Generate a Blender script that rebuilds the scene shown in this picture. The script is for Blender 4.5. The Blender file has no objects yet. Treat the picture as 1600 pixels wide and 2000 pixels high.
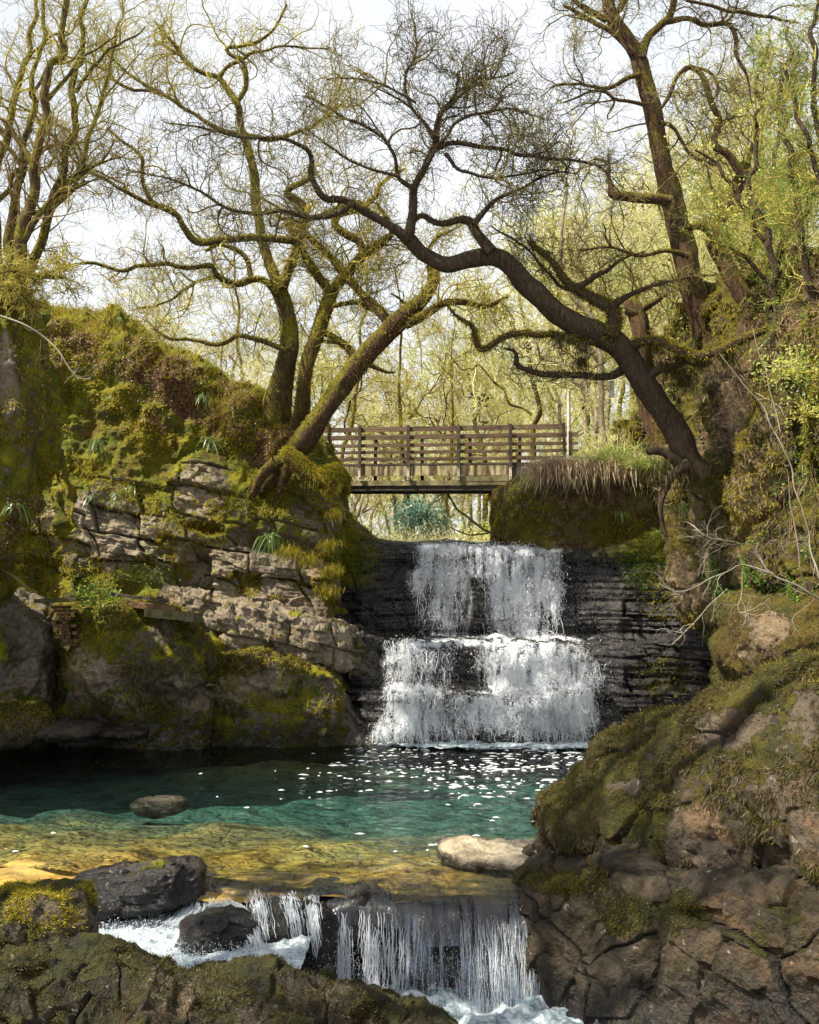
import bpy, math, random
import numpy as np
from mathutils import Vector
rs = np.random.RandomState(7)
random.seed(7)
sc = bpy.context.scene
COL = sc.collection
# ------------------------------------------------------------------ camera
CZ = 3.0; PITCH = math.atan(180/2000.0); F = 2000.0
cam_d = bpy.data.cameras.new('camera'); cam = bpy.data.objects.new('camera', cam_d); COL.objects.link(cam)
cam.location = (0, 0, CZ); cam.rotation_euler = (math.pi/2 + PITCH, 0, 0)
cam_d.sensor_fit = 'VERTICAL'; cam_d.sensor_height = 36; cam_d.sensor_width = 28.8; cam_d.lens = 36
cam_d.clip_start = 0.1; cam_d.clip_end = 2000
sc.camera = cam
CP, SP = math.cos(PITCH), math.sin(PITCH)
def P(px, py, Y):
    """photo pixel + distance along the ground -> world point"""
    px, py, Y = np.broadcast_arrays(np.asarray(px, float), np.asarray(py, float), np.asarray(Y, float))
    a = (px-800)/F; b = (1000-py)/F
    dy = CP - b*SP; dz = SP + b*CP
    t = Y/dy
    return np.stack([a*t, Y, CZ + dz*t], -1)
def pxm(Y): return F/Y
# ------------------------------------------------------------------ noise
def _h(ix, iy, iz, s):
    h = (ix.astype(np.int64)*374761393 + iy.astype(np.int64)*668265263 + iz.astype(np.int64)*2147483647 + s*144665) & 0xffffffff
    h = ((h ^ (h >> 13))*1274126177) & 0xffffffff
    h = ((h ^ (h >> 16))*2246822519) & 0xffffffff
    return (h ^ (h >> 15)) & 0xffffffff
def hf(ix, iy=0, iz=0, s=0):
    ix, iy, iz = np.broadcast_arrays(ix, iy, iz)
    return _h(ix, iy, iz, s)/4294967295.0
def vnoise(p, s=0):
    i = np.floor(p).astype(np.int64); f = p-i
    u = f*f*f*(f*(f*6-15)+10)
    r = 0
    for dx in (0, 1):
        wx = u[..., 0] if dx else 1-u[..., 0]
        for dy in (0, 1):
            wy = u[..., 1] if dy else 1-u[..., 1]
            for dz in (0, 1):
                wz = u[..., 2] if dz else 1-u[..., 2]
                r = r + wx*wy*wz*hf(i[..., 0]+dx, i[..., 1]+dy, i[..., 2]+dz, s)
    return r*2-1
def fbm(p, o=4, s=0, g=.5, l=2.03):
    a, r, n = 1., 0, 0
    for k in range(o):
        r = r + a*vnoise(p*(l**k)+k*17.3, s+k); n += a; a *= g
    return r/n
def ridged(p, o=4, s=0):
    a, r, n = 1., 0, 0
    for k in range(o):
        r = r + a*(1-2*np.abs(vnoise(p*(2.1**k)+k*9.1, s+k))); n += a; a *= .5
    return r/n
def voro(p, s=0):
    """F1, F2-F1, cell id hash"""
    i = np.floor(p).astype(np.int64)
    vec = np.zeros(p.shape); f1 = np.full(p.shape[:-1], 9.); f2 = f1.copy(); idv = np.zeros(p.shape[:-1])
    for dx in (-1, 0, 1):
        for dy in (-1, 0, 1):
            for dz in (-1, 0, 1):
                c = i+np.array([dx, dy, dz])
                q = np.stack([c[..., 0]+hf(c[..., 0], c[..., 1], c[..., 2], s+1), c[..., 1]+hf(c[..., 0], c[..., 1], c[..., 2], s+2),
                              c[..., 2]+hf(c[..., 0], c[..., 1], c[..., 2], s+3)], -1)
                d = np.linalg.norm(q-p, axis=-1)
                b = d < f1
                f2 = np.where(b, f1, np.minimum(f2, d))
                idv = np.where(b, hf(c[..., 0], c[..., 1], c[..., 2], s+4), idv)
                f1 = np.where(b, d, f1)
    return f1, f2-f1, idv
def facets(p, s=0):
    i = np.floor(p).astype(np.int64)
    f1 = np.full(p.shape[:-1], 9.); f2 = f1.copy(); idv = np.zeros(p.shape[:-1]); vec = np.zeros(p.shape)
    for dx in (-1, 0, 1):
        for dy in (-1, 0, 1):
            for dz in (-1, 0, 1):
                c = i+np.array([dx, dy, dz])
                q = np.stack([c[..., k]+hf(c[..., 0], c[..., 1], c[..., 2], s+1+k) for k in range(3)], -1)
                w = q-p; d = np.abs(w).max(-1)*.6+np.linalg.norm(w, axis=-1)*.4
                b = d < f1
                f2 = np.where(b, f1, np.minimum(f2, d)); idv = np.where(b, hf(c[..., 0], c[..., 1], c[..., 2], s+4), idv)
                vec = np.where(b[..., None], w, vec); f1 = np.where(b, d, f1)
    a = idv*97.; dr = np.stack([np.sin(a), np.cos(a*1.7), np.sin(a*2.3+1)], -1)
    return f2-f1, idv, (vec*dr).sum(-1)
def sstep(a, b, x):
    t = np.clip((x-a)/(b-a), 0, 1); return t*t*(3-2*t)
# ------------------------------------------------------------------ mesh out
def mesh_obj(name, V, Fc, mat=None, parent=None, smooth=True, attrs=None, matidx=None, origin=None):
    V = np.asarray(V, np.float32).reshape(-1, 3)
    Fc = np.asarray(Fc, np.int32)
    me = bpy.data.meshes.new(name)
    if origin is not None: V = V - np.asarray(origin, np.float32)
    n, k = Fc.shape
    me.vertices.add(len(V)); me.vertices.foreach_set('co', V.ravel())
    me.loops.add(n*k); me.loops.foreach_set('vertex_index', Fc.ravel())
    me.polygons.add(n); me.polygons.foreach_set('loop_start', np.arange(n, dtype=np.int32)*k)
    me.polygons.foreach_set('loop_total', np.full(n, k, np.int32))
    me.polygons.foreach_set('use_smooth', np.full(n, smooth, bool))
    mats = mat if isinstance(mat, (list, tuple)) else [mat]
    for m in mats:
        if m: me.materials.append(m)
    if matidx is not None: me.polygons.foreach_set('material_index', np.asarray(matidx, np.int32))
    me.update(calc_edges=True)
    for an, av in (attrs or {}).items():
        at = me.attributes.new(an, 'FLOAT', 'POINT'); at.data.foreach_set('value', np.asarray(av, np.float32).ravel())
    o = bpy.data.objects.new(name, me); COL.objects.link(o)
    if origin is not None and parent is None: o.location = [float(c) for c in origin]
    if parent is not None: o.parent = parent
    return o
def tag(o, label=None, cat=None, group=None, kind=None):
    if label: o['label'] = label
    if cat: o['category'] = cat
    if group: o['group'] = group
    if kind: o['kind'] = kind
    return o
def empty(name, loc, label, cat, group=None):
    o = bpy.data.objects.new(name, None); COL.objects.link(o); o.location = [float(c) for c in loc]; o.empty_display_size = .2
    return tag(o, label, cat, group)
class MB:
    """collect pieces (quads) into one mesh"""
    def __init__(s): s.V = []; s.F = []; s.A = []; s.n = 0
    def add(s, V, Fc, rnd=None):
        V = np.asarray(V, float).reshape(-1, 3); Fc = np.asarray(Fc)
        if Fc.shape[1] == 3: Fc = np.concatenate([Fc, Fc[:, 2:]], 1)
        s.V.append(V); s.F.append(Fc+s.n); s.n += len(V)
        s.A.append(np.full(len(V), random.random()) if rnd is None else np.broadcast_to(np.asarray(rnd, float).ravel(), (len(V),)))
    def box(s, c, ax, ay, az, rnd=None):
        """c centre, ax/ay/az half-extent vectors"""
        c, ax, ay, az = [np.asarray(q, float) for q in (c, ax, ay, az)]
        V = [c+i*ax+j*ay+k*az for i in (-1, 1) for j in (-1, 1) for k in (-1, 1)]
        s.add(V, [[0, 1, 3, 2], [4, 6, 7, 5], [0, 4, 5, 1], [2, 3, 7, 6], [0, 2, 6, 4], [1, 5, 7, 3]], rnd)
    def build(s, name, mat, parent=None, smooth=False, origin=None):
        return mesh_obj(name, np.concatenate(s.V), np.concatenate(s.F), mat, parent, smooth, {'rnd': np.concatenate(s.A)}, origin=origin)
# ------------------------------------------------------------------ tubes
def unit(v): return v/np.maximum(np.linalg.norm(v, axis=-1, keepdims=True), 1e-9)
def tube_mesh(Q, R, sides, rough=0.0, seed=0):
    """Q (N,K,3), R (N,K) -> verts, quads"""
    N, K, _ = Q.shape
    T = np.empty_like(Q); T[:, 1:-1] = Q[:, 2:]-Q[:, :-2]; T[:, 0] = Q[:, 1]-Q[:, 0]; T[:, -1] = Q[:, -1]-Q[:, -2]
    T = unit(T)
    mean = unit(Q[:, -1]-Q[:, 0]+1e-6)
    ref = np.where(np.abs(mean[:, 2:3]) < .8, np.array([[0, 0, 1.]]), np.array([[1., 0, 0]]))
    U = np.empty_like(Q)
    u = unit(np.cross(ref, T[:, 0]))
    for k in range(K):
        u = unit(u - (u*T[:, k]).sum(-1, keepdims=True)*T[:, k]); U[:, k] = u
    W = np.cross(T, U)
    a = np.arange(sides)*2*math.pi/sides
    ca, sa = np.cos(a), np.sin(a)
    D = ca[None, None, :, None]*U[:, :, None]+sa[None, None, :, None]*W[:, :, None]
    Rr = R[:, :, None, None]
    V = Q[:, :, None]+D*Rr
    if rough > 0:
        S = np.concatenate([np.zeros((N, 1)), np.cumsum(np.linalg.norm(np.diff(Q, axis=1), axis=-1), 1)], 1)
        q = np.concatenate([D[..., :2]*0+np.stack(np.broadcast_arrays(ca*1., sa*1.), -1)[None, None]*np.maximum(Rr, .03)*9, np.broadcast_to(S[:, :, None, None], V.shape[:3]+(1,))*1.5], -1)
        n = fbm(q, 3, seed)*1.1+fbm(q*np.array([1, 1, 3.5]), 2, seed+5)*.4
        V = Q[:, :, None]+D*Rr*(1+rough*n[..., None])
    b = (np.arange(N)[:, None, None]*K+np.arange(K-1)[None, :, None])*sides
    j = np.arange(sides)[None, None, :]; j2 = (j+1) % sides
    Fc = np.stack([b+j, b+j2, b+sides+j2, b+sides+j], -1).reshape(-1, 4)
    return V.reshape(-1, 3), Fc
def crom(Cp, n):
    """Catmull-Rom through control points (M,D) -> (n,D) equal spacing"""
    Cp = np.asarray(Cp, float); M = len(Cp)
    E = np.concatenate([[2*Cp[0]-Cp[1]], Cp, [2*Cp[-1]-Cp[-2]]])
    t = np.linspace(0, M-1, n*4); i = np.minimum(t.astype(int), M-2); f = (t-i)[:, None]
    a, b, c, d = E[i], E[i+1], E[i+2], E[i+3]
    q = .5*(2*b+(c-a)*f+(2*a-5*b+4*c-d)*f*f+(-a+3*b-3*c+d)*f**3)
    s = np.concatenate([[0], np.cumsum(np.linalg.norm(np.diff(q[:, :3], axis=0), axis=1))])
    tt = np.linspace(0, s[-1], n)
    return np.stack([np.interp(tt, s, q[:, k]) for k in range(q.shape[1])], -1)
class Tree:
    """polylines per level; branches are (N,K,4) xyz+radius"""
    def __init__(s, seed, rk=1.): s.r = np.random.RandomState(seed); s.L = []; s.seed = seed; s.rk = rk
    def limb(s, pts, Y0=None, n=None, crook=.035):
        """pts: (px,py,rpx[,Y]) traced limb"""
        A = []
        for i, p in enumerate(pts):
            Y = p[3] if len(p) > 3 else (Y0 if np.isscalar(Y0) else Y0[0]+(Y0[1]-Y0[0])*i/(len(pts)-1))
            w = P(p[0], p[1], Y); A.append([*w, p[2]*Y/F])
        A = np.array(A); A[:, 3] *= s.rk
        length = np.linalg.norm(np.diff(A[:, :3], axis=0), axis=1).sum()
        n = n or max(8, int(length/.09))
        q = crom(A, n)
        wl_ = np.maximum(.32, q[:, 3]*6); t = np.concatenate([[0], np.cumsum(length/n/wl_[1:])])[:, None]
        w = np.stack([vnoise(np.concatenate([t, t*0+s.seed*3.1+k*7, t*0+len(s.L)*5.3], 1), k) for k in range(3)], -1)
        env = np.clip(np.arange(n)/6., 0, 1)[:, None]
        q[:, :3] += w*crook*env*(1.2+q[:, 3:4]*1.5)
        q[:, 3] = np.maximum(q[:, 3], .006)
        s.L.append(q); return q
    def grow(s, parents, n, ln, K, rf=.5, wig=.22, ang=(35, 75), up=.15, tmin=.15, rmin=.002, tip=True, zsq=1.0, drop=0, ysq=1.0, rcap=.05):
        """parents: list of (k,4) arrays -> (n,K,4)"""
        r = s.r
        L = np.array([np.linalg.norm(np.diff(p[:, :3], axis=0), axis=1).sum() for p in parents])
        w = L/L.sum(); idx = r.choice(len(parents), n, p=w)
        out = np.zeros((n, K, 4))
        kk = np.array([len(p) for p in parents]); off = np.concatenate([[0], np.cumsum(kk)[:-1]]); A = np.concatenate(parents)
        t = tmin+(1-tmin)*r.rand(n)**.85
        f = t*(kk[idx]-1); i = np.minimum(f.astype(int), kk[idx]-2); g = (f-i)[:, None]
        a, b = A[off[idx]+i], A[off[idx]+i+1]
        start = a+(b-a)*g; tan = unit(b[:, :3]-a[:, :3])
        rv = unit(r.randn(n, 3)*np.array([1, ysq, zsq])); perp = unit(rv-(rv*tan).sum(-1, keepdims=True)*tan)
        perp = unit(perp+np.array([0, 0, up]))
        an = np.radians(r.uniform(ang[0], ang[1], n))[:, None]
        d = unit(tan*np.cos(an)+perp*np.sin(an))
        length = r.uniform(ln[0], ln[1], n)*(1.15-.55*t)
        out[:, 0, :3] = start[:, :3]; r0 = np.minimum(np.minimum(start[:, 3]*.8, rcap), np.maximum(length*.0095*rf*2, rmin*1.3)); out[:, 0, 3] = r0
        st = (length/(K-1))[:, None]
        bend = r.randn(n, 3)
        for k in range(1, K):
            bend = bend*.45+r.randn(n, 3)
            d = unit(d+bend*wig+np.array([0, 0, up*.12-drop*.1]))
            out[:, k, :3] = out[:, k-1, :3]+d*st
            out[:, k, 3] = np.maximum(r0*(1-.8*k/(K-1)), rmin)
        return out
    def build(s, name, loc, label, cat, matT, matC, levels, group=None, sides=9, parent=None):
        e = empty(name, loc, label, cat, group) if parent is None else parent
        loc = np.array(loc, float)
        # traced limbs
        Vs, Fs, n = [], [], 0
        for q in s.L:
            V, Fc = tube_mesh(q[None, :, :3], q[None, :, 3], sides if q[:, 3].max() > .04 else 6, .2, s.seed)
            Vs.append(V); Fs.append(Fc+n); n += len(V)
        mesh_obj('trunk', np.concatenate(Vs), np.concatenate(Fs), matT, e, True, origin=loc)
        Vs, Fs, n = [], [], 0
        for q, sd in levels:
            V, Fc = tube_mesh(q[..., :3], q[..., 3], sd)
            Vs.append(V); Fs.append(Fc+n); n += len(V)
        if Vs: mesh_obj('crown', np.concatenate(Vs), np.concatenate(Fs), matC, e, True, origin=loc)
        return e
def lst(a): return [a[i] for i in range(len(a))]
# ------------------------------------------------------------------ leaves / blades
def blades(C, D, L, W, N=None, bend=None, seg=1, seed=0):
    """flat tapered blades. C base (n,3), D dir unit, L length (n), W width (n); seg segments -> quads"""
    r = np.random.RandomState(seed); n = len(C)
    side = unit(np.cross(D, unit(r.randn(n, 3)) if N is None else N))
    rows = []
    for k in range(seg+1):
        t = k/seg
        c = C+D*(L*t)[:, None]
        if bend is not None: c = c+bend*(L*t*t)[:, None]
        w = W*(.55+.45*math.sin(math.pi*min(1, t*1.0))) if seg > 1 else W*(1 if k == 0 else .25)
        if seg > 1 and k == seg: w = W*.08
        rows += [c-side*w[:, None]/2, c+side*w[:, None]/2]
    V = np.stack(rows, 1)
    m = 2*(seg+1); b = np.arange(n)[:, None]*m
    Fc = np.concatenate([b+np.array([[2*k, 2*k+1, 2*k+3, 2*k+2]]) for k in range(seg)], 1).reshape(-1, 4)
    return V.reshape(-1, 3), Fc, m
def leaves(C, Nn, S, seed=0, asp=.55):
    """diamond leaves, folded: n quads"""
    r = np.random.RandomState(seed); n = len(C)
    D = unit(r.randn(n, 3)); D = unit(D-(D*Nn).sum(-1, keepdims=True)*Nn); W = np.cross(D, Nn)
    S = np.broadcast_to(S, (n,))[:, None]
    V = np.stack([C-D*S*.5, C+W*S*asp*.5+D*S*.05, C+D*S*.5, C-W*S*asp*.5+D*S*.05], 1)
    return V.reshape(-1, 3), np.arange(n*4).reshape(n, 4)
# ------------------------------------------------------------------ relief surfaces
def bez_grid(Cg, nu, nv):
    R, C, D = Cg.shape
    A = np.stack([crom2(Cg[:, c], nv) for c in range(C)], 1)     # nv,C,D
    B = np.stack([crom2(A[r_], nu) for r_ in range(nv)], 0)      # nv,nu,D
    return B
def crom2(Cp, n, tens=.5):
    M = len(Cp)
    E = np.concatenate([[2*Cp[0]-Cp[1]], Cp, [2*Cp[-1]-Cp[-2]]])
    s = np.concatenate([[0], np.cumsum(np.maximum(np.linalg.norm(np.diff(Cp[:, :3], axis=0), axis=1), .02))]); s = s/s[-1]*(M-1)
    t = np.linspace(0, M-1, n); t = np.interp(t, s, np.arange(M))
    i = np.minimum(t.astype(int), M-2); f = (t-i)[:, None]
    a, b, c, d = E[i], E[i+1], E[i+2], E[i+3]
    return b+f*(c-b)+tens*(f*(1-f)*((1-f)*((c-a)*.5-(c-b))-f*((d-b)*.5-(c-b))))*2
def grid_faces(nv, nu, flip=False):
    a = np.arange((nv-1)*nu).reshape(nv-1, nu)[:, :-1]
    f = np.stack([a, a+nu, a+nu+1, a+1], -1).reshape(-1, 4)
    return f[:, ::-1] if flip else f
def grid_normals(G):
    du = np.gradient(G, axis=1); dv = np.gradient(G, axis=0)
    return unit(np.cross(dv, du))
def uniform_cols(Cg, nu):
    return Cg
def relief(cols, nu, nv, back=(2.5, 7), backdz=(.1, -.5)):
    """cols: list of (px, [(py,Y),...]) or entries (px,py,Y). returns world grid (nv,nu,3)"""
    R = len(cols[0][1])
    Cg = np.zeros((R+len(back), len(cols), 3))
    for c, (px, rows) in enumerate(cols):
        for r_, e in enumerate(rows):
            q = (px, e[0], e[1]) if len(e) == 2 else e
            Cg[r_+len(back), c] = P(*q)
        top = Cg[len(back), c]
        for k, (b, dz) in enumerate(zip(back, backdz)):
            Cg[len(back)-1-k, c] = top+np.array([0, b, dz])
    # equal-parameter columns by mean spacing
    A = np.stack([crom2(Cg[:, c], nv) for c in range(len(cols))], 1)
    s = np.concatenate([[0], np.cumsum(np.linalg.norm(np.diff(A, axis=1), axis=2).mean(0))]); M = len(cols)
    t = np.interp(np.linspace(0, s[-1], nu), s, np.arange(M)); i = np.minimum(t.astype(int), M-2); f = (t-i)[None, :, None]
    E = np.concatenate([2*A[:, :1]-A[:, 1:2], A, 2*A[:, -1:]-A[:, -2:-1]], 1)
    a, b, c, d = E[:, i], E[:, i+1], E[:, i+2], E[:, i+3]
    return b+f*(c-b)+(f*(1-f)*((1-f)*((c-a)*.5-(c-b))-f*((d-b)*.5-(c-b))))
def topx(G):
    """world -> photo pixels"""
    x, y, z = G[..., 0], G[..., 1], G[..., 2]-CZ
    d = y*CP+z*SP; u = -y*SP+z*CP
    d = np.maximum(d, .1)
    return 800+F*x/d, 1000-F*u/d
def blobs(px, py, L):
    m = np.zeros_like(px)
    for (cx, cy, rx, ry, s, *a) in L:
        an = math.radians(a[0]) if a else 0
        dx, dy = px-cx, py-cy
        u = (dx*math.cos(an)+dy*math.sin(an))/rx; v = (-dx*math.sin(an)+dy*math.cos(an))/ry
        m = m+s*(1-sstep(.5, 1.25, np.sqrt(u*u+v*v)))
    return m
def strata(Pw, dip=(.25, .1), th=.32, bw=.9, amp=.25, seed=0, warp=.15, soft=.08):
    """layered jointed rock: returns displacement (centred) and crack mask"""
    x, y, z = Pw[..., 0], Pw[..., 1], Pw[..., 2]
    n1 = fbm(Pw*.7, 3, seed); 
    w = (z+dip[0]*x+dip[1]*y+n1*warp)/th
    sj = (x*1.0+y*.6)/(bw*1.7)+fbm(Pw*.9, 2, seed+19)*.3; bj = np.floor(sj); w = w+(hf(bj, 3, 0, seed+77)-.5)*.75
    wi = w+.55*vnoise(np.stack([np.floor(w)*0+w*.6, w*0+seed, w*0], -1), seed+3)
    li = np.floor(wi); lf = wi-li
    bwl = bw*(.5+1.3*hf(li, 0, 0, seed+11))
    s = (x*1.0+y*.6+fbm(Pw*1.1, 2, seed+9)*.25+z*.25)/bwl+hf(li, 1, 0, seed+5)*10
    bi = np.floor(s); bf = s-bi
    prot = hf(li, bi, 0, seed+21)*.6+hf(li, 7, 0, seed+22)*.8-.7
    e = np.minimum(np.minimum(lf, 1-lf)*th, np.minimum(bf, 1-bf)*bwl)
    g = 1-sstep(0, soft, e)
    rock = fbm(Pw*3.1, 4, seed+31)*.25+ridged(Pw*1.7, 3, seed+33)*.12
    tilt = (bf-.5)*(hf(li, bi, 3, seed+41)-.5)*.8+(lf-.4)*(hf(li, bi, 5, seed+42)-.7)*.7
    return amp*(prot+rock+tilt-g*.45), g
# ------------------------------------------------------------------ materials
class NT:
    def __init__(s, name):
        s.m = bpy.data.materials.new(name); s.m.use_nodes = True; s.t = s.m.node_tree; s.t.nodes.clear()
        s.out = s.n('ShaderNodeOutputMaterial')
    def n(s, typ, **kw):
        nd = s.t.nodes.new(typ)
        for k, v in kw.items(): setattr(nd, k, v)
        return nd
    def l(s, a, b): s.t.links.new(a, b)
    def set(s, sock, v):
        if hasattr(v, 'links') or isinstance(v, bpy.types.NodeSocket): s.l(v, sock)
        elif isinstance(v, (tuple, list)) and len(v) == 3 and sock.type == 'RGBA': sock.default_value = (*v, 1)
        else: sock.default_value = v
    def noise(s, scale, det=4, rough=.55, vec=None, dist=0, out=0):
        nd = s.n('ShaderNodeTexNoise'); nd.inputs['Scale'].default_value = scale; nd.inputs['Detail'].default_value = det
        nd.inputs['Roughness'].default_value = rough; nd.inputs['Distortion'].default_value = dist
        s.l(vec if vec is not None else s.pos(), nd.inputs['Vector']); return nd.outputs[out]
    def pos(s):
        if not hasattr(s, '_p'): s._g = s.n('ShaderNodeNewGeometry'); s._p = s._g.outputs['Position']
        return s._p
    def nz(s):
        s.pos(); x = s.n('ShaderNodeSeparateXYZ'); s.l(s._g.outputs['Normal'], x.inputs[0]); return x.outputs[2]
    def attr(s, name):
        a = s.n('ShaderNodeAttribute'); a.attribute_name = name; return a.outputs['Fac']
    def math(s, op, a, b=0., c=None, clamp=False):
        nd = s.n('ShaderNodeMath', operation=op); nd.use_clamp = clamp; s.set(nd.inputs[0], a); s.set(nd.inputs[1], b)
        if c is not None: s.set(nd.inputs[2], c)
        return nd.outputs[0]
    def ramp(s, fac, stops):
        nd = s.n('ShaderNodeValToRGB'); s.l(fac, nd.inputs[0]); el = nd.color_ramp.elements
        while len(el) < len(stops): el.new(.5)
        for e, (p, c) in zip(el, stops):
            e.position = p; e.color = (c, c, c, 1) if not isinstance(c, tuple) else (*c, 1)
        return nd.outputs[0]
    def mr(s, v, a, b, c=0., d=1.):
        nd = s.n('ShaderNodeMapRange'); s.set(nd.inputs[0], v)
        for i, q in enumerate((a, b, c, d)): nd.inputs[i+1].default_value = q
        nd.clamp = True; return nd.outputs[0]
    def mix(s, f, a, b, bt='MIX'):
        nd = s.n('ShaderNodeMix', data_type='RGBA', blend_type=bt); s.set(nd.inputs[0], f); s.set(nd.inputs[6], a); s.set(nd.inputs[7], b); return nd.outputs[2]
    def map(s, scale=(1, 1, 1), rot=(0, 0, 0)):
        nd = s.n('ShaderNodeMapping'); s.l(s.pos(), nd.inputs[0]); nd.inputs['Scale'].default_value = scale; nd.inputs['Rotation'].default_value = rot; return nd.outputs[0]
    def bump(s, h, st=.5, dist=.05, nrm=None):
        nd = s.n('ShaderNodeBump'); nd.inputs['Strength'].default_value = st; nd.inputs['Distance'].default_value = dist
        s.l(h, nd.inputs['Height']); 
        if nrm is not None: s.l(nrm, nd.inputs['Normal'])
        return nd.outputs[0]
    def bsdf(s, col, rough=.8, nrm=None, spec=.3, **kw):
        nd = s.n('ShaderNodeBsdfPrincipled'); s.set(nd.inputs['Base Color'], col); s.set(nd.inputs['Roughness'], rough)
        s.set(nd.inputs['Specular IOR Level'], spec)
        if nrm is not None: s.l(nrm, nd.inputs['Normal'])
        for k, v in kw.items(): s.set(nd.inputs[k], v)
        return nd.outputs[0]
    def mixs(s, f, a, b):
        nd = s.n('ShaderNodeMixShader'); s.set(nd.inputs[0], f); s.l(a, nd.inputs[1]); s.l(b, nd.inputs[2]); return nd.outputs[0]
    def done(s, sh): s.l(sh, s.out.inputs[0]); return s.m

def rock_mat(name, pale=(.38, .31, .23), mid=(.20, .16, .115), dark=(.06, .048, .036), mossA=(.34, .30, .012), mossB=(.12, .15, .010), mossC=(.15, .08, .018), auto=.35):
    t = NT(name)
    big = t.noise(.9, 3); fine = t.noise(5.5, 8, .62); vf = t.noise(26, 5, .6)
    c = t.mix(t.mr(fine, .33, .62), dark, mid); c = t.mix(t.mr(big, .4, .65), c, t.mix(t.mr(fine, .35, .6), mid, pale))
    rust = t.noise(1.7, 5, .6, vec=t.map((1, 1, 1.6)), dist=.4)
    c = t.mix(t.mr(rust, .54, .68, 0, .5), c, (.17, .10, .045))
    vor = t.n('ShaderNodeTexNoise'); vor.inputs['Scale'].default_value = 9; vor.inputs['Detail'].default_value = 3; t.l(t.pos(), vor.inputs['Vector'])
    c = t.mix(t.mr(vor.outputs[0], .67, .72, 0, .4), c, (.5, .47, .4))
    crack = t.attr('crack'); c = t.mix(t.mr(crack, .1, 1, 0, .85), c, (.02, .016, .012))
    c = t.mix(t.mr(t.attr('tone'), 0, 1), c, t.mix(t.mr(fine, .3, .65), (.36, .27, .14), (.62, .52, .34)))
    # moss
    m = t.math('ADD', t.attr('moss'), t.math('MULTIPLY', t.nz(), auto))
    m = t.math('ADD', m, t.math('MULTIPLY', t.math('SUBTRACT', fine, .5), 2.6))
    m = t.math('ADD', m, t.math('MULTIPLY', t.math('SUBTRACT', big, .5), 1.5))
    mk = t.mr(m, .42, .66)
    mc = t.mix(t.mr(t.noise(2.3, 4, .6), .38, .62), mossB, mossA); mc = t.mix(t.mr(t.noise(1.1, 5, .65, vec=t.map((1, 1, .6))), .5, .66, 0, .8), mc, mossC)
    mc = t.mix(t.mr(vf, .35, .7), t.mix(.5, mc, (.02, .02, .005)), mc)
    c = t.mix(mk, c, mc)
    lit = t.attr('litter'); lm = t.mr(t.math('ADD', lit, t.math('SUBTRACT', t.noise(7, 5, .6), .5)), .4, .6)
    c = t.mix(lm, c, t.mix(t.mr(t.noise(18, 3), .4, .6), (.07, .035, .018), (.22, .12, .06)))
    wet = t.attr('wet'); c = t.mix(wet, c, t.mix(1., c, (.24, .25, .27), 'MULTIPLY'))
    r = t.mr(wet, 0, 1, .85, .16)
    h = t.math('ADD', t.math('MULTIPLY', fine, 1.0), t.math('MULTIPLY', vf, .35))
    h = t.math('ADD', h, t.math('MULTIPLY', t.math('MULTIPLY', mk, t.noise(45, 3, .7)), .7))
    return t.done(t.bsdf(c, r, t.bump(h, 1.0, .09), t.mr(wet, 0, 1, .25, .42)))
M = {}
M['rock'] = rock_mat('layered mossy rock')
M['warm'] = rock_mat('warm brown rock', pale=(.34, .235, .135), mid=(.18, .12, .065), dark=(.06, .04, .022), mossA=(.20, .155, .014), mossB=(.08, .08, .010), mossC=(.13, .065, .016), auto=.4)
M['boulder'] = rock_mat('shade-darkened grey brown boulder', pale=(.17, .135, .09), mid=(.085, .066, .044), dark=(.05, .038, .028), auto=.4, mossA=(.11, .095, .012), mossB=(.045, .045, .01), mossC=(.07, .042, .016))  # rock and moss darkened: the boulder's shade is put into the colour
M['shadeboulder'] = rock_mat('shade-darkened brown rock', pale=(.10, .076, .045), mid=(.045, .034, .02), dark=(.015, .012, .009), auto=.4, mossA=(.09, .08, .012), mossB=(.035, .04, .01), mossC=(.06, .04, .015))  # shade under and around the boulder is painted into these dark colours
M['wetrock'] = rock_mat('dark wet rock', pale=(.13, .11, .09), mid=(.06, .052, .045), dark=(.018, .015, .013), auto=.05)
M['pale'] = rock_mat('pale water-worn rock', pale=(.46, .40, .29), mid=(.30, .25, .18), dark=(.12, .10, .07), auto=.0)

def bark_mat(name, a, b, moss, amt=.3, top=.5):
    t = NT(name)
    v = t.noise(17, 7, .7, vec=t.map((1, 1, .28)), dist=.6); v2 = t.noise(2.4, 4)
    c = t.mix(t.mr(v, .35, .65), a, b)
    c = t.mix(t.mr(t.noise(30, 2), .64, .72, 0, .22), c, (.32, .33, .28))
    m = t.math('ADD', t.math('MULTIPLY', t.nz(), top), t.math('ADD', amt-.5, t.math('MULTIPLY', v2, 1.0)))
    m = t.math('ADD', m, t.math('MULTIPLY', t.math('SUBTRACT', v, .5), 1.0))
    c = t.mix(t.mr(m, .35, .6), c, t.mix(t.mr(t.noise(20, 3), .35, .65), tuple(q*.45 for q in moss), moss))
    return t.done(t.bsdf(c, .9, t.bump(v, 1, .12), .2))
M['oakbark'] = bark_mat('dark oak bark with moss', (.035, .027, .02), (.13, .085, .05), (.16, .15, .025), .15, .35)
M['redbark'] = bark_mat('red brown bark with moss', (.04, .026, .016), (.17, .092, .045), (.22, .19, .02), .4, .45)
M['greenbark'] = bark_mat('mossy green bark', (.05, .036, .016), (.17, .11, .05), (.28, .24, .025), .48, .4)
M['palebark'] = bark_mat('pale grey bark', (.2, .16, .10), (.5, .42, .28), (.38, .35, .10), .2, .2)

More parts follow.
